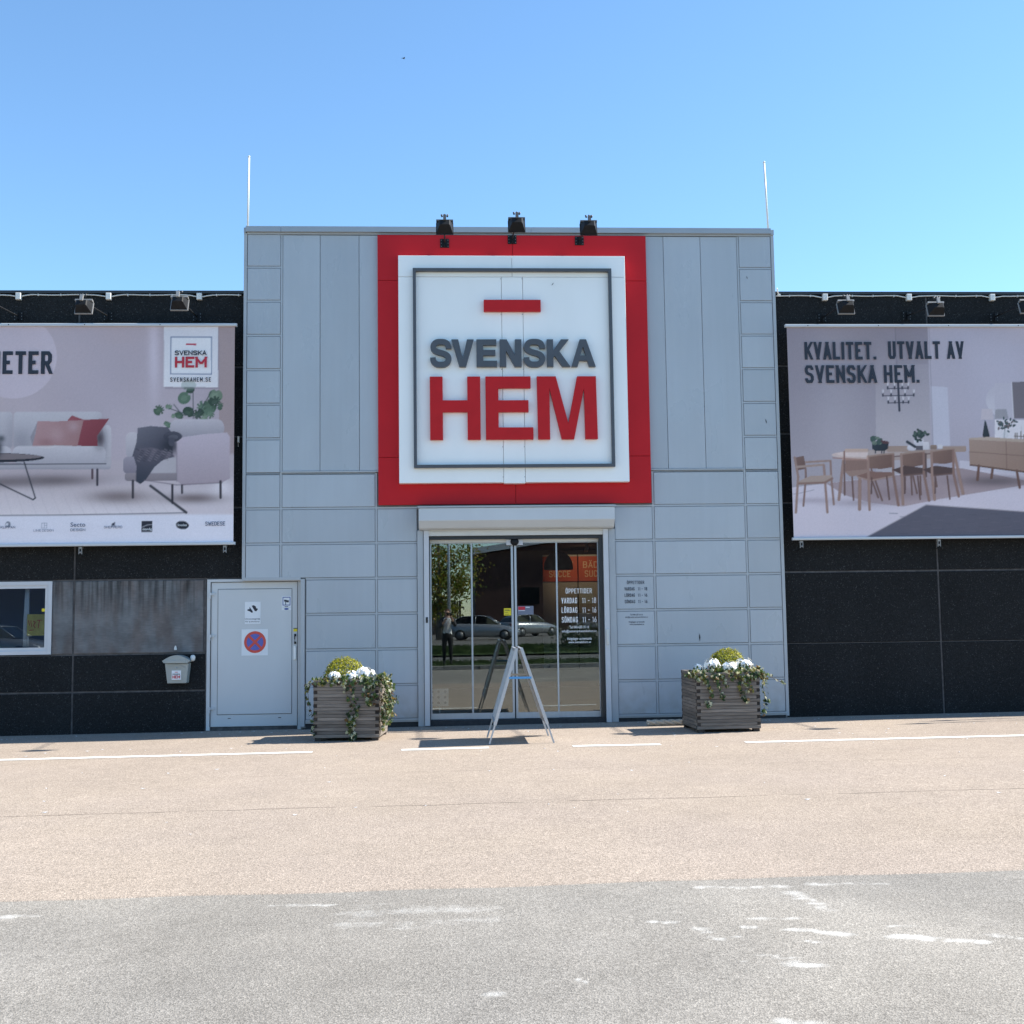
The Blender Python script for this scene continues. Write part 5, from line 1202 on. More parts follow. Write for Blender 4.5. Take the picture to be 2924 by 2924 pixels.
# ------------------------------------------------------------------ planters, plants and flowers
PL = {}
def plank_mesh(key, lx, ly, h):
    if key not in PL:
        mb = MB().box(-lx/2,lx/2,-ly/2,ly/2,0,h)
        if lx > ly: mb.m[3] = mb.m[5] = 1              # end grain on the two ends
        else: mb.m[2] = mb.m[4] = 1
        me = mb.mesh("plank",[M['wood'],M['endgrain']])
        bm = bmesh.new(); bm.from_mesh(me); bmesh.ops.remove_doubles(bm,verts=bm.verts,dist=1e-6)
        bmesh.ops.bevel(bm,geom=[e for e in bm.edges if e.calc_length() > .1],offset=.004,segments=1,affect='EDGES'); bm.to_mesh(me); bm.free()
        PL[key] = me
    return PL[key]
def planter(label, x, y, rz, rnd):
    P = thing("planter", label, "planter", (x,y,G(x)), rz, "wooden planters flanking the entrance")
    rg = random.Random(rnd); w, t, h, n, z0 = .83, .046, .0405, 17, .042
    for k in range(n):
        z = z0+k*(h+.0018); ev = k%2 == 0
        j = lambda s_: rg.uniform(-s_,s_)
        for s_ in (-1,1):
            lf = w if ev else w-2*t-.004; ls = w-2*t-.004 if ev else w-.016
            put("plank", plank_mesh(("f",ev),lf,t,h), P, (j(.003),s_*(w/2-t/2)+j(.0022),z), (0,j(.002),j(.003)))
            put("plank", plank_mesh(("s",ev),t,ls,h), P, (s_*(w/2-t/2)+j(.0022),j(.003),z), (j(.002),0,j(.003)))
    for sx_ in (-.36,.36):
        for sy_ in (-.36,.36): put("foot", foot_me, P, (sx_,sy_,0))
    MB().box(-.37,.37,-.37,.37,.08,.09).build("floor_board", M['wood'], P, True)
    sb = MB(); nx = 12
    for i in range(nx):
        for k_ in range(nx):
            u0,u1,v0,v1 = -.368+.736*i/nx,-.368+.736*(i+1)/nx,-.368+.736*k_/nx,-.368+.736*(k_+1)/nx
            hh = lambda a,b_: .70+.02*math.sin(a*17+rnd)*math.cos(b_*13)
            sb.add([(u0,v0,hh(u0,v0)),(u1,v0,hh(u1,v0)),(u1,v1,hh(u1,v1)),(u0,v1,hh(u0,v1))],[(0,1,2,3)])
    sb.build("soil", M['soil'], P, True)
    return P
foot_me = MB().box(-.04,.04,-.04,.04,0,.041).mesh("foot", M['endgrain'])
def tinted(me, cols):
    at = me.color_attributes.new("tint",'FLOAT_COLOR','CORNER')
    arr = np.ones((len(me.loops),4),np.float32); st = np.zeros(len(me.polygons),np.int32); tot = np.zeros(len(me.polygons),np.int32)
    me.polygons.foreach_get("loop_start",st); me.polygons.foreach_get("loop_total",tot)
    arr[:,:3] = np.repeat(np.array(cols,np.float32),tot,axis=0); at.data.foreach_set("color",arr.ravel())
def leaf_geo(p, nrm, upv, size, shape):
    """one leaf as a small folded outline"""
    n = nrm.normalized(); u = (upv-n*upv.dot(n))
    if u.length < 1e-3: u = n.orthogonal()
    u.normalize(); s_ = n.cross(u)
    return [tuple(p+(u*b_+s_*a+n*c)*size) for a,b_,c in shape]
IVY = [(0,-.45,0),(.42,-.50,-.10),(.34,-.12,-.02),(.52,.12,-.14),(.20,.18,.0),(0,.62,-.05),(-.20,.18,.0),(-.52,.12,-.14),(-.34,-.12,-.02),(-.42,-.50,-.10)]
IVYF = [(0,1,2,3,4,5),(0,5,6,7,8,9)]
BOXL = [(0,-.5,0),(.3,-.1,.06),(.22,.35,.04),(0,.5,-.04),(-.22,.35,.04),(-.3,-.1,.06)]
GREENS = [(.018,.042,.014),(.03,.065,.018),(.055,.10,.028),(.085,.13,.03),(.40,.42,.27),(.50,.50,.36),(.20,.19,.045),(.16,.10,.035),(.10,.06,.03)]
def ivy(label, P, strands, rnd, mats_w):
    I = thing("ivy", label, "plant", P.location+Vector((0,0,.7)), P.rotation_euler.z)
    rg = random.Random(rnd); lv = MB(); cl = []; sm = MB()
    def leaf(p, out):
        nr = Vector((out.x+rg.gauss(0,.5),out.y+rg.gauss(0,.5),rg.gauss(.35,.5)))
        c = rg.choices(GREENS,mats_w)[0]; f = rg.uniform(.75,1.3); k = rg.uniform(.028,.058)
        lv.add(leaf_geo(p,nr,Vector((rg.gauss(0,.7),rg.gauss(0,.7),-1)),k,IVY),IVYF); cl.extend([tuple(min(q_*f,.7) for q_ in c)]*2)
    for pts,dens,spread in strands:
        pts = [Vector(q_)-Vector((0,0,.7)) for q_ in pts]; path = []
        for i in range(len(pts)-1):
            for k in range(8):
                path.append(pts[i].lerp(pts[i+1],k/8)+Vector((rg.gauss(0,.005),rg.gauss(0,.005),rg.gauss(0,.004))))
        path.append(pts[-1]); sm.tube([tuple(q_) for q_ in path],.0028,5)
        tot = sum((b_-a).length for a,b_ in zip(path,path[1:])); cnt = int(tot*dens)
        for k in range(cnt):
            q_ = path[min(len(path)-1,int(rg.random()**.9*len(path)))]
            out = Vector((q_.x*1.2 if abs(q_.x) > .38 else q_.x*.3, q_.y if abs(q_.y) > .3 else 0,0))
            if out.length < .05: out = Vector((0,-1,.5))
            out.normalize()
            leaf(q_+Vector((rg.gauss(0,spread),rg.gauss(0,spread*.6),rg.gauss(0,spread*.7)))+out*rg.uniform(.0,.03),out)
    sm.build("stem", M['stem'], I, True)
    o = lv.build("leaves", M['leaf'], I, True); tinted(o.data,cl); o["kind"] = "stuff"
    return I
def box_ball(label, P, lx, ly, z, rx, rz_, rnd):
    S_ = thing("box_ball", label, "shrub", P.location+Matrix.Rotation(P.rotation_euler.z,3,'Z')@Vector((lx,ly,.7)))
    rg = random.Random(rnd); lv = MB(); cl = []
    for k in range(5200):
        a = rg.uniform(0,2*math.pi); c = rg.uniform(-.75,1); s_ = math.sqrt(1-c*c)
        bump = 1+.06*math.sin(a*5+rnd)*math.sin(c*7+1)+.045*math.sin(a*13+c*11)*math.sin(c*17+rnd)
        r = (1-abs(rg.gauss(0,.085)))*bump*(1.09 if rg.random() < .05 else 1)
        n = Vector((s_*math.cos(a),s_*math.sin(a),c)); p = Vector((n.x*rx*r,n.y*rx*r,n.z*rz_*r+z-.7))
        t = rg.random(); col = (.44,.42,.028) if t < .5 else ((.20,.23,.026) if t < .82 else ((.46,.38,.05) if t < .88 else (.03,.05,.012)))
        f = rg.uniform(.7,1.25)
        lv.add(leaf_geo(p,(n+Vector((rg.gauss(0,.45),rg.gauss(0,.45),rg.gauss(0,.45)))),Vector((rg.gauss(0,1),rg.gauss(0,1),1)),rg.uniform(.016,.026),BOXL),[(0,1,2,3,4,5)]); cl.append(tuple(q_*f for q_ in col))
    o = lv.build("leaves", M['leaf'], S_, True); tinted(o.data,cl); o["kind"] = "stuff"
    MB().tube([(0,0,-.02),(0,0,z-.7+.1)],.012,8).build("trunk", M['bark'], S_, True)
    return S_
def flower(label, P, lx, ly, z, rx, rnd):
    F = thing("white_flower", label, "flower", P.location+Matrix.Rotation(P.rotation_euler.z,3,'Z')@Vector((lx,ly,.70)))
    rg = random.Random(rnd); pe = MB(); st = MB(); lv = MB(); cl = []
    for k in range(int(20+rx*240)):                     # florets of four or five round petals
        a = rg.uniform(0,2*math.pi); c = rg.uniform(-.15,1); s_ = math.sqrt(1-c*c)
        n = Vector((s_*math.cos(a),s_*math.sin(a)-.15,c)).normalized(); ce = Vector((n.x*rx*rg.uniform(.7,1.25),n.y*rx*rg.uniform(.6,1.0),n.z*rx*rg.uniform(.55,.95)+z-.7))
        u = n.orthogonal().normalized(); v = n.cross(u); ph = rg.uniform(0,6)
        for q_ in range(5):
            t = ph+q_*2*math.pi/5; d = u*math.cos(t)+v*math.sin(t); e = n.cross(d)
            R_ = rg.uniform(.017,.030)
            pe.add([tuple(ce+d*R_*a_+e*R_*b_+n*R_*c_) for a_,b_,c_ in ((.1,0,0),(.6,-.5,.12),(1.15,-.35,.2),(1.3,0,.12),(1.15,.35,.2),(.6,.5,.12))],[(0,1,2,3,4,5)])
        if k%4 == 0: st.tube([tuple(ce*.95),(ce.x*.3,ce.y*.3,0)],.002,4)
    pe.build("blossom", M['petal'], F, True); st.build("stem", M['stem'], F, True)
    for k in range(26):
        a = rg.uniform(0,6.28); p = Vector((math.cos(a)*rx*1.15,math.sin(a)*rx,rg.uniform(.0,z-.70+.02)))
        lv.add(leaf_geo(p,Vector((math.cos(a),math.sin(a)-.3,.8)),Vector((0,0,-1)),rg.uniform(.035,.055),BOXL),[(0,1,2,3,4,5)]); cl.append(rg.choice(GREENS[1:4]))
    o = lv.build("leaves", M['leaf'], F, True); tinted(o.data,cl); o["kind"] = "stuff"
PA = planter("weathered plank planter left of the sliding doors, long ivy down its front", -2.115, -1.26, R(-4.5), 3)
PB = planter("weathered plank planter right of the sliding doors, showing its left side", 2.70, -1.33, R(2.0), 8)
T0 = .73
def rim(xs_, y=-.37): return [((x, y, T0+.015),) for x in xs_]
sA = []
rg = random.Random(5)
for x in np.linspace(-.40,.42,17): sA.append(([(x,-.30,T0+.01),(x+rg.uniform(-.05,.05),-.39,T0+.05),(x+rg.uniform(-.05,.05),-.435,T0-.02)],62,.022))
sA += [([(-.02,-.36,T0+.03),(.0,-.44,T0-.02),(.02,-.450,.55),(.10,-.445,.44),(.02,-.445,.34),(.09,-.445,.26),(.05,-.445,.20)],58,.020),
       ([(.08,-.36,T0+.03),(.09,-.44,T0-.03),(.12,-.45,.52),(.16,-.445,.40),(.14,-.445,.30),(.06,-.445,.22),(.07,-.445,.10),(.05,-.445,.03)],60,.022),
       ([(.05,-.445,.24),(.09,-.45,.14),(.10,-.445,.05),(.07,-.445,.02)],85,.024),
       ([(.22,-.36,T0+.03),(.24,-.44,T0-.02),(.27,-.45,.60),(.28,-.45,.50),(.30,-.45,.44)],105,.026),
       ([(.30,-.36,T0+.02),(.33,-.44,T0-.02),(.36,-.45,.58),(.37,-.45,.47)],90,.022),
       ([(-.36,-.34,T0+.02),(-.45,-.42,T0-.01),(-.49,-.43,.63),(-.47,-.43,.50),(-.45,-.435,.40),(-.43,-.44,.30)],46,.012),
       ([(-.38,-.30,T0+.02),(-.47,-.36,T0),(-.51,-.38,.66)],60,.018),
       ([(-.415,-.43,.35),(-.42,-.44,.2),(-.41,-.43,.08)],40,.014)]
for k in range(9):
    y0 = rg.uniform(-.40,-.05)
    sA.append(([(.34,y0,T0+.02),(.45,y0-.03,T0+.05+rg.uniform(-.03,.06)),(.53+rg.uniform(-.03,.05),y0-.05,T0-.10),(.52+rg.uniform(-.05,.05),y0-.06,T0-.27),(.50+rg.uniform(-.04,.05),y0-.08,T0-.36-rg.uniform(0,.16))],70,.022))
sA.append(([(.44,-.43,T0-.02),(.445,-.44,.5),(.45,-.44,.35),(.47,-.43,.22),(.455,-.43,.15)],55,.014))
sA.append(([(.52,-.25,T0+.05),(.56,-.28,T0+.10)],60,.01))
ivy("ivy spilling over the left planter with a long trail down its front", PA, sA, 11, [3,5,6,6,5,4,4,2,1])
sB = []
for x in np.linspace(-.42,.42,17): sB.append(([(x,-.30,T0+.01),(x+rg.uniform(-.05,.05),-.40,T0+.05),(x+rg.uniform(-.05,.05),-.435,T0-.05)],66,.024))
sB += [([(-.30,-.36,T0+.02),(-.32,-.44,T0-.03),(-.30,-.45,.62),(-.24,-.45,.55),(-.24,-.445,.44),(-.27,-.445,.36),(-.28,-.445,.30)],62,.018),
       ([(-.18,-.36,T0+.02),(-.17,-.44,T0-.04),(-.13,-.45,.58),(-.10,-.45,.48),(-.09,-.445,.42)],58,.014),
       ([(-.10,-.38,T0),(-.06,-.45,.64),(-.02,-.45,.58)],50,.012),
       ([(.14,-.36,T0+.02),(.16,-.44,T0-.04),(.18,-.45,.60),(.15,-.45,.50),(.20,-.445,.42),(.22,-.445,.38)],72,.020),
       ([(.22,-.36,T0+.02),(.26,-.44,T0-.04),(.27,-.45,.60),(.25,-.45,.50)],84,.022),
       ([(.36,-.36,T0+.02),(.45,-.40,T0+.01),(.56,-.40,T0-.03),(.66,-.40,T0-.09),(.72,-.40,T0-.12)],44,.012),
       ([(.36,-.30,T0+.02),(.46,-.36,T0-.02),(.47,-.38,.55),(.49,-.38,.42),(.47,-.38,.30),(.45,-.38,.20)],62,.016)]
for k in range(6):
    x = rg.uniform(-.46,-.36); sB.append(([(-.33,-.2-.1*k*.3,T0+.02),(x-.04,-.25-.04*k,T0+.03),(x-.08,-.28-.03*k,T0-.02)],60,.02))
for k in range(5):
    y0 = rg.uniform(-.38,-.1); sB.append(([(.34,y0,T0+.02),(.44,y0-.03,T0+.05),(.49,y0-.04,T0-.08)],70,.022))
ivy("ivy over the right planter with one trail reaching out to the right", PB, sB, 12, [3,5,6,5,5,4,5,3,1])
box_ball("clipped round box bush in the left planter", PA, -.085, .0, .80, .255, .235, 3)
box_ball("clipped flatter box bush in the right planter", PB, .115, .02, .84, .235, .205, 9)
flower("white blossoms left of the box bush in the left planter", PA, -.17, -.27, .79, .085, 1)
flower("low white blossoms in the middle of the left planter", PA, .06, -.29, .79, .085, 2)
flower("tallest white blossoms right of the box bush in the left planter", PA, .21, -.24, .83, .105, 3)
flower("white blossoms left of the box bush in the right planter", PB, -.17, -.25, .84, .10, 4)
flower("white blossoms in front of the box bush in the right planter", PB, .06, -.29, .81, .10, 5)
flower("white blossoms right of the box bush in the right planter", PB, .26, -.25, .84, .10, 6)
flower("small white blossom at the right planter's left edge", PB, -.34, -.24, .81, .048, 7)

# ------------------------------------------------------------------ thick rope lying by the wall
Rp = MB()
for s_ in range(3):
    pts = []
    for i in range(121):
        t = i/120; x = 1.84+1.35*t; a = t*1.35/.115*2*math.pi/3*1.0*3/3+s_*2*math.pi/3
        a = x*19+s_*2*math.pi/3
        pts.append((x,-.655+.021*math.cos(a)-.02*t,G(x)+.041+.021*math.sin(a)))
    Rp.tube(pts,.0215,8)
tag(Rp.build("rope", M['rope']), "thick pale twisted rope lying along the wall behind the right planter", "rope")

# ------------------------------------------------------------------ folding pavement sign, seen from its side
A = thing("pavement_sign", "aluminium folding A-frame pavement sign standing sideways before the doors", "sign", (.005,-2.06,G(0)))
yF,yR = -2.475,-1.645
def bar(mb, a, b_, wx, wy):
    """box-section bar between two points"""
    a,b_ = Vector(a),Vector(b_); d = (b_-a).normalized(); yv = Vector((0,1,0)); n = d.cross(yv).normalized() if abs(d.y) < .9 else Vector((1,0,0)); yv = n.cross(d).normalized() if abs(d.y) < .9 else Vector((0,0,1))
    rc = lambda p: [tuple(p+n*sx_*wx/2+yv*sy_*wy/2) for sx_,sy_ in ((-1,-1),(1,-1),(1,1),(-1,1))]
    mb.loft([rc(a),rc(b_)])
for sgn,xt,xf in ((-1,-.028,-.372),(1,.028,.405)):
    zt, zf = 1.058, G(xf)
    u = lambda t: (xt+(xf-xt)*t, zt+(zf-zt)*t)
    fr_ = MB(); x1_,z1_ = u(.80)
    for yy in (yF+.016,yR-.016): bar(fr_,(xt,yy,zt),(x1_,yy,z1_),.036,.030)
    for t in (.018,.782):
        xx,zz = u(t); bar(fr_,(xx,yF+.032,zz),(xx,yR-.032,zz),.030,.034)
    pf = fr_.build("panel_frame", M['alu'], A)
    bd = MB(); a0,b0 = u(.035); a1,b1 = u(.765); nx_,nz_ = (zt-zf),(xf-xt); L_ = math.hypot(nx_,nz_); nx_,nz_ = nx_/L_*.005*sgn,nz_/L_*.005*sgn
    ins = [(a0-nx_,b0-nz_),(a1-nx_,b1-nz_),(a1+nx_,b1+nz_),(a0+nx_,b0+nz_)]
    bd.loft([[(p_[0],yy,p_[1]) for p_ in ins] for yy in (yF+.031,yR-.031)]); bd.build("poster_board", M['box'], A)
    for yy in (yF+.016,yR-.016):
        lg = MB(); bar(lg,(u(.74)[0],yy,u(.74)[1]),(xf,yy,zf+.004),.020,.020); lg.build("leg", M['alu'], A)
hg = MB()
for yy in (yF+.10,yR-.10): hg.tube([(-.03,yy,1.045),(.03,yy,1.045)],.012,8); hg.box(-.02,.02,yy-.03,yy+.03,1.036,1.044)
hg.build("hinge", M['darkmetal'], A)
MB().cbox(-.128,.145,yF+.0,yF+.006,.690,.716,.001).build("strap", M['bluepl'], A); MB().cbox(-.128,.145,yR-.036,yR-.031,.690,.712,.001).build("strap", M['whiteplastic'], A)

# ------------------------------------------------------------------ shop interior seen through the doors
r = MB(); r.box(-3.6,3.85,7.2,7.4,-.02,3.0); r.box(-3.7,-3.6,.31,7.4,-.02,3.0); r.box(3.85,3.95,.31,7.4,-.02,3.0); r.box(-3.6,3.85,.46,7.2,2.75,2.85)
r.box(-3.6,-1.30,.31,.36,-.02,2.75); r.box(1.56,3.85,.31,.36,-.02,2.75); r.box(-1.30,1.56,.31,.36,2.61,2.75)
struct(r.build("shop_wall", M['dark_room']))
struct(MB().box(-3.6,3.85,.46,7.2,-.10,-.02).build("shop_floor", M['shopfloor']))
for i,(x0,x1,lb) in enumerate(((.98,1.655,"orange BÄDDAT SUCCÉ board behind the lampshade inside the shop"),(1.675,2.40,"orange BÄDD SUCC board at the right inside the shop"))):
    b_ = thing("orange_board", lb, "board", ((x0+x1)/2,6.0,2.08))
    MB().cbox(x0,x1,5.985,6.02,2.08,2.565,.003).build("board", M['orange'], b_)
    k = MB(); text(k,"BÄDDAT" if i == 0 else "BÄDDA",x0+.09,2.34,.125,5.980,.46,.14,.11,fit=.50); text(k,"SUCCÉ",x0+.12,2.165,.125,5.980,.46,.14,.11,fit=.42)
    k.build("lettering", M['cream_ink'], b_)
    b2 = MB().box(x0,x1,6.021,6.05,.4,2.6); b2.build("stand", M['lampshade'], b_)
q = thing("lampshade", "big grey dome lampshade hanging inside behind the right door leaf", "lamp", (1.10,4.0,2.27))
rings = [[(1.10+r_*math.cos(t),4.0+r_*math.sin(t),z) for t in [2*math.pi*i/28 for i in range(28)]] for r_,z in ((.255,2.235),(.262,2.27),(.250,2.36),(.205,2.46),(.13,2.525),(.04,2.55))]
h = MB(); h.loft(rings,0,True,False); h.build("shade", M['lampshade'], q); MB().tube([(1.10,4,2.54),(1.10,4,2.76)],.008,6).build("cord", M['black'], q)
sp_ = thing("ceiling_spot", "small warm spotlight above the orange boards inside the shop", "lamp", (1.72,4.9,2.68))
MB().tube([(1.72,4.9,2.75),(1.72,4.9,2.66)],.02,8).tube([(1.72,4.88,2.68),(1.72,5.0,2.63)],.04,12).build("housing", M['whiteplastic'], sp_)
pl_ = bpy.data.lights.new("ceiling_spot_light",'SPOT'); pl_.energy = 9; pl_.color = (1,.72,.45); pl_.spot_size = R(85); pl_.shadow_soft_size = .03; pl_.spot_blend = .6
lo = bpy.data.objects.new("ceiling_spot_light",pl_); COL.objects.link(lo); lo.parent = sp_; lo.location = (0,.12,-.06)
lo.rotation_euler = Vector((0,1,-.30)).to_track_quat('-Z','Y').to_euler()
q = thing("dotted_board", "small pale board with nine dark dots low inside the left door pane", "board", (-.99,.5,.17))
MB().box(-1.16,-.86,.50,.512,.150,.400).build("sheet", M['paper'], q)
k = MB()
for i in range(3):
    for j_ in range(3): k.poly([(-1.10+i*.095+.020*math.cos(t),.20+j_*.08+.020*math.sin(t)) for t in [2*math.pi*a/12 for a in range(12)]],.4985)
k.build("dots", M['ink_grey'], q); MB().box(-1.0,-.98,.52,.54,-.02,.16).build("post", M['alu'], q)

# ------------------------------------------------------------------ behind the camera: what the door glass mirrors
ks = None
for i in range(14):
    if ks is None: ks = MB().cbox(0,.98,0,.28,-.2,.11,.015).mesh("kerb_stone", M['asphalt_edge'])
    o = bpy.data.objects.new("kerb", ks); COL.objects.link(o); o.location = (-6+i,-16.62-.02*(i%2),G(-6+i)); struct(o)
def verge(name, y0, y1, dz=.07):
    mb = MB(); xs_ = np.linspace(-40,40,81); ys_ = np.linspace(y0,y1,9); hh = lambda i,j_: G(xs_[i])+dz+.05*math.sin(xs_[i]*1.3+ys_[j_])*(0 if j_ in (0,8) else 1)
    for i in range(80):
        for j_ in range(8): mb.add([(xs_[i],ys_[j_],hh(i,j_)),(xs_[i+1],ys_[j_],hh(i+1,j_)),(xs_[i+1],ys_[j_+1],hh(i+1,j_+1)),(xs_[i],ys_[j_+1],hh(i,j_+1))],[(0,1,2,3)])
    return struct(mb.build(name, M['grass']))
verge("grass_verge",-19.9,-16.62); verge("grass_verge",-37,-26.2)
sheet("path",-40,40,-26.2,-19.9,.0,M['lot']); sheet("path_line",-40,40,-23.1,-22.95,.006,M['paint'])
sheet("parking_lot",-60,60,-110,-37,.0,M['lot'])
mb = MB(); rg = random.Random(2)
for k in range(9000):
    x,yy = rg.uniform(-4,7),(rg.uniform(-19.85,-16.7) if k%3 == 0 else rg.uniform(-36.9,-26.3)); z = G(x)+.09; hh = rg.uniform(.05,.14); dx,dy = rg.gauss(0,.04),rg.gauss(0,.04); w_ = .012 if yy > -20 else .025
    mb.add([(x-w_,yy,z),(x+w_,yy,z),(x+dx,yy+dy,z+hh)],[(0,1,2)])
tag(mb.build("grass", M['grass']),"short rough grass on the verges mirrored in the door glass","grass",None,"stuff")

def make_car(label, x, y, rz, paint, zg=None):
    C_ = thing("parked_car", label, "car", (x,y,G(x) if zg is None else zg), rz)
    def sec(px,hw,zl,zs,zt,hwt):                        # half section ring at length px
        return [(px,-hw*.86,zl),(px,-hw,zl+.12),(px,-hw,zs),(px,-hwt,zt),(px,hwt,zt),(px,hw,zs),(px,hw,zl+.12),(px,hw*.86,zl)]
    b_ = MB(); b_.loft([sec(-2.12,.66,.30,.55,.80,.55),sec(-2.0,.80,.22,.70,.96,.66),sec(-1.4,.88,.20,.76,.98,.74),sec(0,.89,.20,.76,.95,.76),sec(.75,.89,.20,.74,.92,.74),sec(1.5,.86,.20,.68,.80,.66),sec(2.0,.78,.22,.58,.66,.58),sec(2.14,.62,.30,.48,.56,.48)],0,True)
    body = b_.build("body", M[paint], C_, True)
    g_ = MB(); hs_ = lambda px,hw,z: [(px,-hw,z),(px,hw,z)]
    gl = [(-1.95,.64,.97),(-1.62,.62,1.24),(-1.2,.60,1.38),(-.3,.60,1.43),(.25,.58,1.38),(.95,.62,.95)]
    rings_ = [[(px,-hw-.09*(1.43-z),.93),(px,-hw,z),(px,hw,z),(px,hw+.09*(1.43-z),.93)] for px,hw,z in gl]
    g_.loft(rings_,0,False); g_.build("cabin_glass", M['carglass'], C_, True)
    rf = MB(); rf.loft([[(px,-hw*.93,z+.006),(px,hw*.93,z+.006),(px,hw*.90,z+.03),(px,-hw*.90,z+.03)] for px,hw,z in gl[1:5]],0,True)
    for s_ in (-1,1):
        for (pa,za,wa),(pb,zb,wb) in (((.95,.95,.64),(.25,1.40,.585)),((-1.9,.97,.66),(-1.55,1.27,.62)),((-.45,.95,.69),(-.40,1.42,.60))): rf.tube([(pa,s_*wa,za),(pb,s_*wb,zb)],.03,6)
    rf.build("roof", M[paint], C_, True)
    ty = MB().tube([(0,-.10,0),(0,-.09,0),(0,.09,0),(0,.10,0)],[.29,.315,.315,.29],20).mesh("tyre", M['tyre']); ri = MB().tube([(0,-.105,0),(0,.105,0)],.205,16).mesh("rim", M['alloy'])
    for px in (-1.32,1.32):
        for s_ in (-1,1):
            w_ = bpy.data.objects.new("wheel",ty); COL.objects.link(w_); w_.parent = C_; w_.location = (px,s_*.80,.315); put("rim",ri,w_)
    for s_ in (-1,1):
        MB().loft([[(1.90,s_*.50,.58),(1.90,s_*.78,.56),(1.86,s_*.80,.66),(1.88,s_*.52,.69)],[(2.10,s_*.44,.56),(2.06,s_*.68,.54),(2.00,s_*.70,.62),(2.06,s_*.44,.63)]]).build("headlight", M['headlight'], C_, True)
        MB().box(-2.10,-1.96,s_*.62-.13,s_*.62+.13,.72,.86).build("tail_light", M['taillight'], C_, True)
    return C_
make_car("silver hatchback mirrored in the middle of the door glass",1.2,-53,R(8),'silver')
make_car("silver estate car mirrored right of the middle stile",4.4,-61,R(-38),'silver')
make_car("dark red car mirrored at the left edge of the door glass",-3.9,-50,R(95),'dark_car')
make_car("dark car far back mirrored under the opening hours",9.6,-74,R(90),'grey_car')
make_car("pale car mirrored low in the left wing window",-19.4,-33,R(12),'silver')

B_ = thing("brick_building","dark red brick building with pale roof edge mirrored in the door glass","building",(10,-84,G(10)))
bb = MB().poly([(1.3,G(1)),(24,G(24)),(24,9.6),(1.3,6.3)],-80,-100); bb.build("wall", M['brick'], B_)
bb = MB().poly([(1.0,6.35),(24,9.7),(24,10.2),(1.0,6.85)],-79.6,-100); bb.build("roof", M['roofwhite'], B_)
for x in (5.0,9.5,14.0): MB().box(x,x+1.6,-79.99,-79.9,2.2,3.6).build("window", M['carglass'], B_)
B_ = thing("added_warehouse","long slate grey warehouse far back, mirrored in the left wing window","building",(-33,-66,G(-33)))  # added unseen block, gives the left window a dark blue reflection
MB().box(-52,-17,-80,-64,-.4,8.5).build("wall", mat("slate_cladding",(.075,.095,.15),.6,noise=(.5,.2)), B_); MB().box(-52.3,-16.7,-80,-63.7,8.5,8.9).build("roof", M['roofwhite'], B_)
B_ = thing("wooden_fence","dark board fence behind the parked cars, mirrored in the door glass","fence",(-2,-72,G(-2)))
fm = MB().cbox(0,.17,-.03,0,0,2.6,.004).mesh("board", M['fencewood'])
for k in range(46):
    put("board",fm,B_,(-6.5+k*.19,random.uniform(-.01,.01),random.uniform(-.05,.05)),(0,0,math.pi))
MB().box(-8.8,.3,-72.1,-72.05,.5,.62).box(-8.8,.3,-72.1,-72.05,1.9,2.02).build("rail", M['fencewood'], B_)
B_ = thing("lamp_post","tall grey lamp post mirrored in the left door pane","street lamp",(-.85,-49,G(0)))
MB().tube([(-.85,-49,-.1),(-.85,-49,4.0),(-.85,-49,8.5)],[.10,.075,.05],10).build("pole", M['alu'], B_); MB().box(-.98,-.72,-49,-48.3,8.45,8.6).build("lamp_head", M['lampgrey'], B_)
def make_tree(name,label,x,y,h,rx,n,cols,rnd,z0,cat="tree"):
    T_ = thing(name,label,cat,(x,y,G(x))); rg = random.Random(rnd)
    tr = MB(); tr.tube([(0,0,-.1),(.05,0,h*.3),(.0,.1,h*.6),(.1,0,h*.92)],[.02*h+.02,.016*h,.010*h,.003*h],8)
    for k in range(9):
        a = rg.uniform(0,6.28); zz = rg.uniform(z0,h*.8); tr.tube([(0,0,zz),(math.cos(a)*rx*.5,math.sin(a)*rx*.5,zz+h*.08),(math.cos(a)*rx*.9,math.sin(a)*rx*.9,zz+h*.12)],[.007*h,.004*h,.0015*h],6)
    tr.build("trunk", M['bark'], T_, True); lv = MB(); cl = []
    cs_ = [(Vector((rg.gauss(0,rx*.5),rg.gauss(0,rx*.5),rg.uniform(z0,h))),rg.uniform(.25,.55)*rx) for _ in range(34)]
    for k in range(n):
        c_,r_ = rg.choice(cs_); p = c_+Vector((rg.gauss(0,r_*.5),rg.gauss(0,r_*.5),rg.gauss(0,r_*.5)))
        lv.add(leaf_geo(p,Vector((rg.gauss(0,1),rg.gauss(0,1),rg.gauss(.4,1))),Vector((rg.gauss(0,1),rg.gauss(0,1),-1)),rg.uniform(.10,.18)*(rx/1.6)**.5,BOXL),[(0,1,2,3,4,5)]); cl.append(tuple(v*rg.uniform(.7,1.3) for v in rg.choice(cols)))
    o = lv.build("crown", M['leaf'], T_, True); tinted(o.data,cl); o["kind"] = "stuff"
make_tree("birch_tree","yellow green birch mirrored in the left door pane",-1.5,-56,9.5,2.3,9000,[(.24,.24,.035),(.15,.18,.03),(.30,.25,.04)],4,1.6)
make_tree("birch_tree","darker green tree mirrored at the far left of the glass",-5.2,-64,10,2.4,4200,[(.06,.09,.025),(.10,.13,.03)],5,2.2)
make_tree("low_bush","low dark green bush on the far verge mirrored under the opening hours",4.6,-30.5,.75,1.1,1500,[(.03,.05,.02),(.05,.08,.025)],6,.2,"shrub")
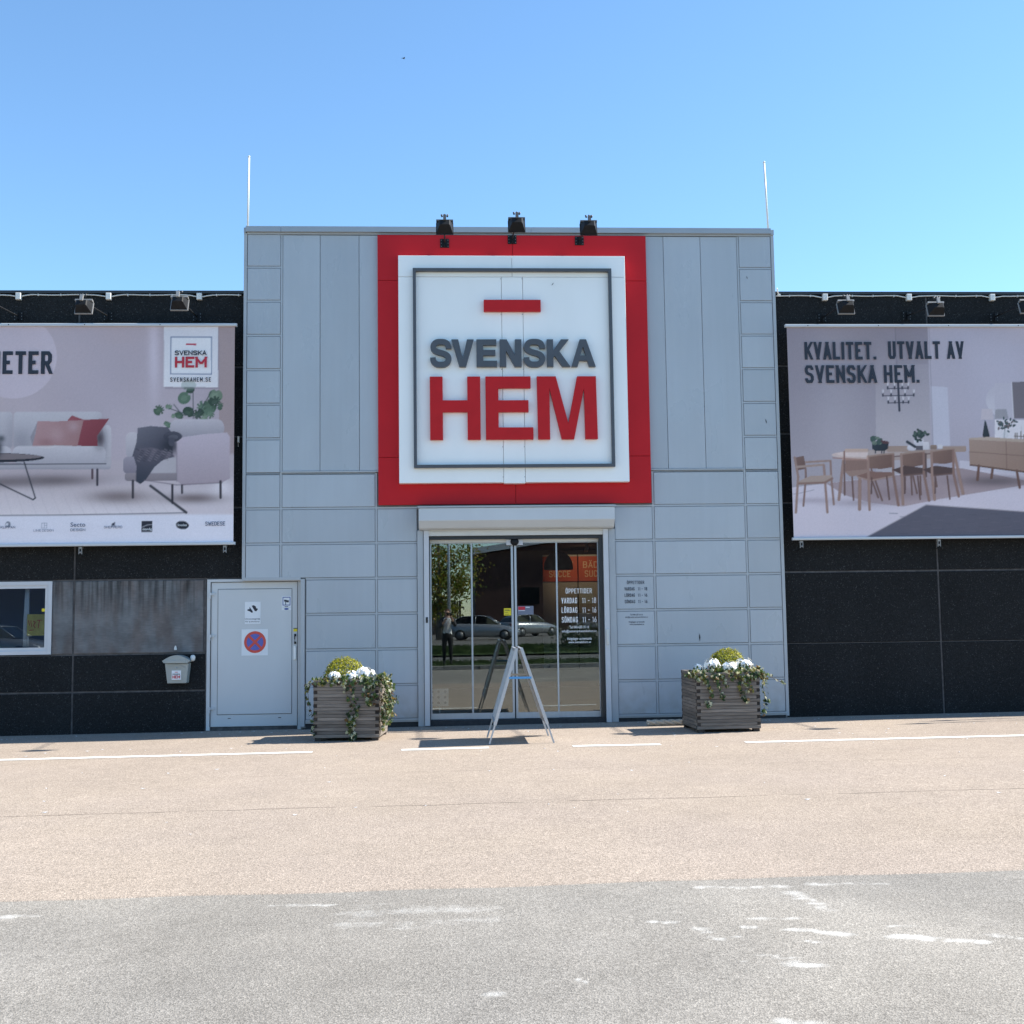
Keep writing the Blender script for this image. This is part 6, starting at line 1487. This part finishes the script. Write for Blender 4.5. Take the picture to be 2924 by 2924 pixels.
# ------------------------------------------------------------------ the photographer, mirrored in the left door pane
def skin_body(name, nodes, edges, root, sub=2):
    """nodes = [(x,y,z,radius)]; grows one continuous surface and returns it as plain mesh data"""
    me = bpy.data.meshes.new(name); me.from_pydata([n_[:3] for n_ in nodes],edges,[]); o = bpy.data.objects.new(name,me); COL.objects.link(o)
    sk = o.modifiers.new("skin",'SKIN'); sk.use_smooth_shade = True
    for i,n_ in enumerate(nodes):
        d = me.skin_vertices[0].data[i]; d.radius = (n_[3],n_[4] if len(n_) > 4 else n_[3]); d.use_root = i == root
    s_ = o.modifiers.new("sub",'SUBSURF'); s_.levels = sub; s_.render_levels = sub
    bpy.context.view_layer.update(); dg = bpy.context.evaluated_depsgraph_get()
    out = bpy.data.meshes.new_from_object(o.evaluated_get(dg)); bpy.data.objects.remove(o)
    out.name = name
    return out
px0,py0 = -.90,-17.16; pz = G(px0)+.085
PE = thing("person","person in white top, grey cardigan and black trousers photographing the shop, mirrored","person",(px0,py0,pz))
N_ = [(0,0,.90,.135,.105),(0,.0,1.06,.115,.09),(0,.0,1.22,.135,.10),(0,-.01,1.345,.10,.075),(0,.0,1.42,.052),(0,.03,1.50,.070),(0,.035,1.585,.078,.09),
      (-.17,-.01,1.32,.055),(-.215,.06,1.10,.043),(-.10,.27,1.25,.033),(.17,-.01,1.33,.055),(.225,.10,1.13,.043),(.13,.30,1.36,.033),
      (-.085,.0,.80,.092),(-.095,.02,.47,.060),(-.10,-.01,.11,.042),(-.105,.10,.045,.035),(.085,.0,.80,.092),(.095,.03,.47,.060),(.10,-.01,.11,.042),(.105,.10,.045,.035),
      (-.06,.335,1.335,.026),(.105,.345,1.435,.026)]
Ed = [(0,1),(1,2),(2,3),(3,4),(4,5),(5,6),(3,7),(7,8),(8,9),(3,10),(10,11),(11,12),(0,13),(13,14),(14,15),(15,16),(0,17),(17,18),(18,19),(19,20),(9,21),(12,22)]
for base,sgn,(hx_,hy_,hz_) in ((21,1,(-.06,.335,1.335)),(22,-1,(.105,.345,1.435))):   # four fingers and a thumb on each hand
    for f_ in range(4):
        i = len(N_); zz = hz_+.022-.016*f_; L_ = (.034,.040,.037,.028)[f_]
        N_ += [(hx_+sgn*.012,hy_+.030,zz+.008,.0095),(hx_+sgn*(.012+L_*.6),hy_+.048,zz+.010,.0085),(hx_+sgn*(.012+L_*1.2),hy_+.040,zz+.008,.0075)]
        Ed += [(base,i),(i,i+1),(i+1,i+2)]
    i = len(N_); N_ += [(hx_+sgn*.018,hy_+.004,hz_+.030,.0105),(hx_+sgn*.040,hy_+.004,hz_+.048,.009)]; Ed += [(base,i),(i,i+1)]
me = skin_body("body",N_,Ed,0)
for k_ in ('skin','shirt','trouser','black'): me.materials.append(M[k_])
for p_ in me.polygons:
    c_ = p_.center; p_.use_smooth = True
    p_.material_index = 3 if c_.z < .085 else (2 if c_.z < .93 else (1 if c_.z < 1.37 and c_.y < .10 else 0))
    if c_.z > .95 and c_.z < 1.37 and (abs(c_.x) > .15 and c_.y < .10): p_.material_index = 1
bo = bpy.data.objects.new("body",me); COL.objects.link(bo); bo.parent = PE
# cardigan: open front, sleeves to the wrist
cm = skin_body("cardigan",[(0,-.03,.80,.165,.10),(0,-.03,1.05,.14,.095),(0,-.02,1.24,.15,.105),(0,-.03,1.345,.115,.07),(-.175,-.01,1.33,.068),(-.22,.06,1.10,.056),(-.125,.225,1.22,.046),(.175,-.01,1.34,.068),(.23,.10,1.13,.056),(.15,.25,1.31,.046)],[(0,1),(1,2),(2,3),(3,4),(4,5),(5,6),(3,7),(7,8),(8,9)],0)
bm = bmesh.new(); bm.from_mesh(cm)
bmesh.ops.delete(bm,geom=[f for f in bm.faces if abs(f.calc_center_median().x) < .085-(1.35-f.calc_center_median().z)*.03 and f.calc_center_median().y > .0],context='FACES'); bm.to_mesh(cm); bm.free()
cm.materials.append(M['cardigan']); co_ = bpy.data.objects.new("cardigan",cm); COL.objects.link(co_); co_.parent = PE
hm = skin_body("hair",[(0,.015,1.615,.088,.10),(0,-.035,1.56,.085,.07),(0,-.065,1.45,.075,.045),(0,-.075,1.33,.055,.03)],[(0,1),(1,2),(2,3)],0)
hm.materials.append(M['hair']); ho = bpy.data.objects.new("hair",hm); COL.objects.link(ho); ho.parent = PE
fc = MB()
for s_ in (-1,1): fc.tube([(s_*.030,.118,1.575),(s_*.030,.124,1.575)],.009,8)
fc.tube([(-.022,.118,1.515),(.022,.118,1.515)],.006,6); fc.build("face_features", M['hair'], PE, True)
fc = MB(); fc.tube([(0,.115,1.570),(0,.138,1.542)],[.008,.014],8)
for s_ in (-1,1): fc.tube([(s_*.080,.03,1.575),(s_*.088,.02,1.555)],[.016,.012],8)
fc.build("nose_and_ears", M['skin'], PE, True)
ph = MB().cbox(-.875,-.80,-16.80,-16.79,1.40,1.495,.003)
ph = MB(); ph.box(-.915,-.765,-16.775,-16.766,1.435,1.510)
tag(ph.build("phone", M['black'], None, False, .003), "black phone held up in both hands by the mirrored photographer", "phone")
# ------------------------------------------------------------------ small things
b_ = thing("bird","tiny dark bird flying high in the blue sky above the left of the sign","bird",(0,0,0))
bd_ = MB(); bd_.tube([(-.16,0,0),(-.08,0,.01),(.05,0,.0),(.17,0,.03),(.21,0,.03)],[.01,.045,.05,.03,.008],8); bd_.build("body", M['black'], b_, True)
for s_ in (-1,1): MB().loft([[(-.07,s_*.03,.02),(.07,s_*.03,.02),(.07,s_*.03,.03),(-.07,s_*.03,.03)],[(-.05,s_*.22,.10),(.06,s_*.22,.10),(.06,s_*.22,.105),(-.05,s_*.22,.105)],[(-.10,s_*.40,.06),(-.06,s_*.40,.06),(-.06,s_*.40,.063),(-.10,s_*.40,.063)]]).build("wing", M['black'], b_, True)
b_.location = Vector((-.8374,-16.68,1.4785))+130*(fw+rt*((1152-1462)/3342.5)-up*((167-1462)/3342.5)); b_.rotation_euler = (.2,0,.6)
for lb,x,y,z,a,L_ in (("dark leaf scrap stuck to the white sign right of the red bar",.69,-.203,6.20,.9,.055),("dark leaf scrap on the tower's right corner column, second panel",3.585,-.003,6.36,1.9,.045),("dark scrap stuck on the right corner column beside the sign's foot",3.80,-.003,4.22,1.8,.07),("dark streak above the right planter on the grey panel",2.735,-.003,1.10,1.6,.11)):
    s_ = MB(); c,q_ = math.cos(a),math.sin(a)
    s_.poly([(x-L_/2*c,z-L_/2*q_),(x+L_*.1*q_,z-L_*.1*c),(x+L_/2*c,z+L_/2*q_),(x-L_*.06*q_,z+L_*.06*c)],y-.004,y); tag(s_.build("leaf_scrap", M['plinth']),lb,"leaf")
mb = MB(); rg = random.Random(21)
for k in range(170):                                    # blown petals and gravel chips along the kerb line
    x = rg.uniform(-7,8); yy = rg.choice((rg.uniform(-.5,-.05),rg.uniform(-3.4,-.8),rg.uniform(-8,-2))); s_ = rg.uniform(.006,.02); z = G(x)+.002; a = rg.uniform(0,6)
    mb.add([(x+s_*math.cos(a+t)*(1.6 if i%2 else 1),yy+s_*math.sin(a+t),z+.004*(i%2)) for i,t in enumerate((0,1.6,3.1,4.7))],[(0,1,2,3)])
tag(mb.build("litter", M['paper']),"scattered pale petals and chips on the asphalt before the shop","litter",None,"stuff")
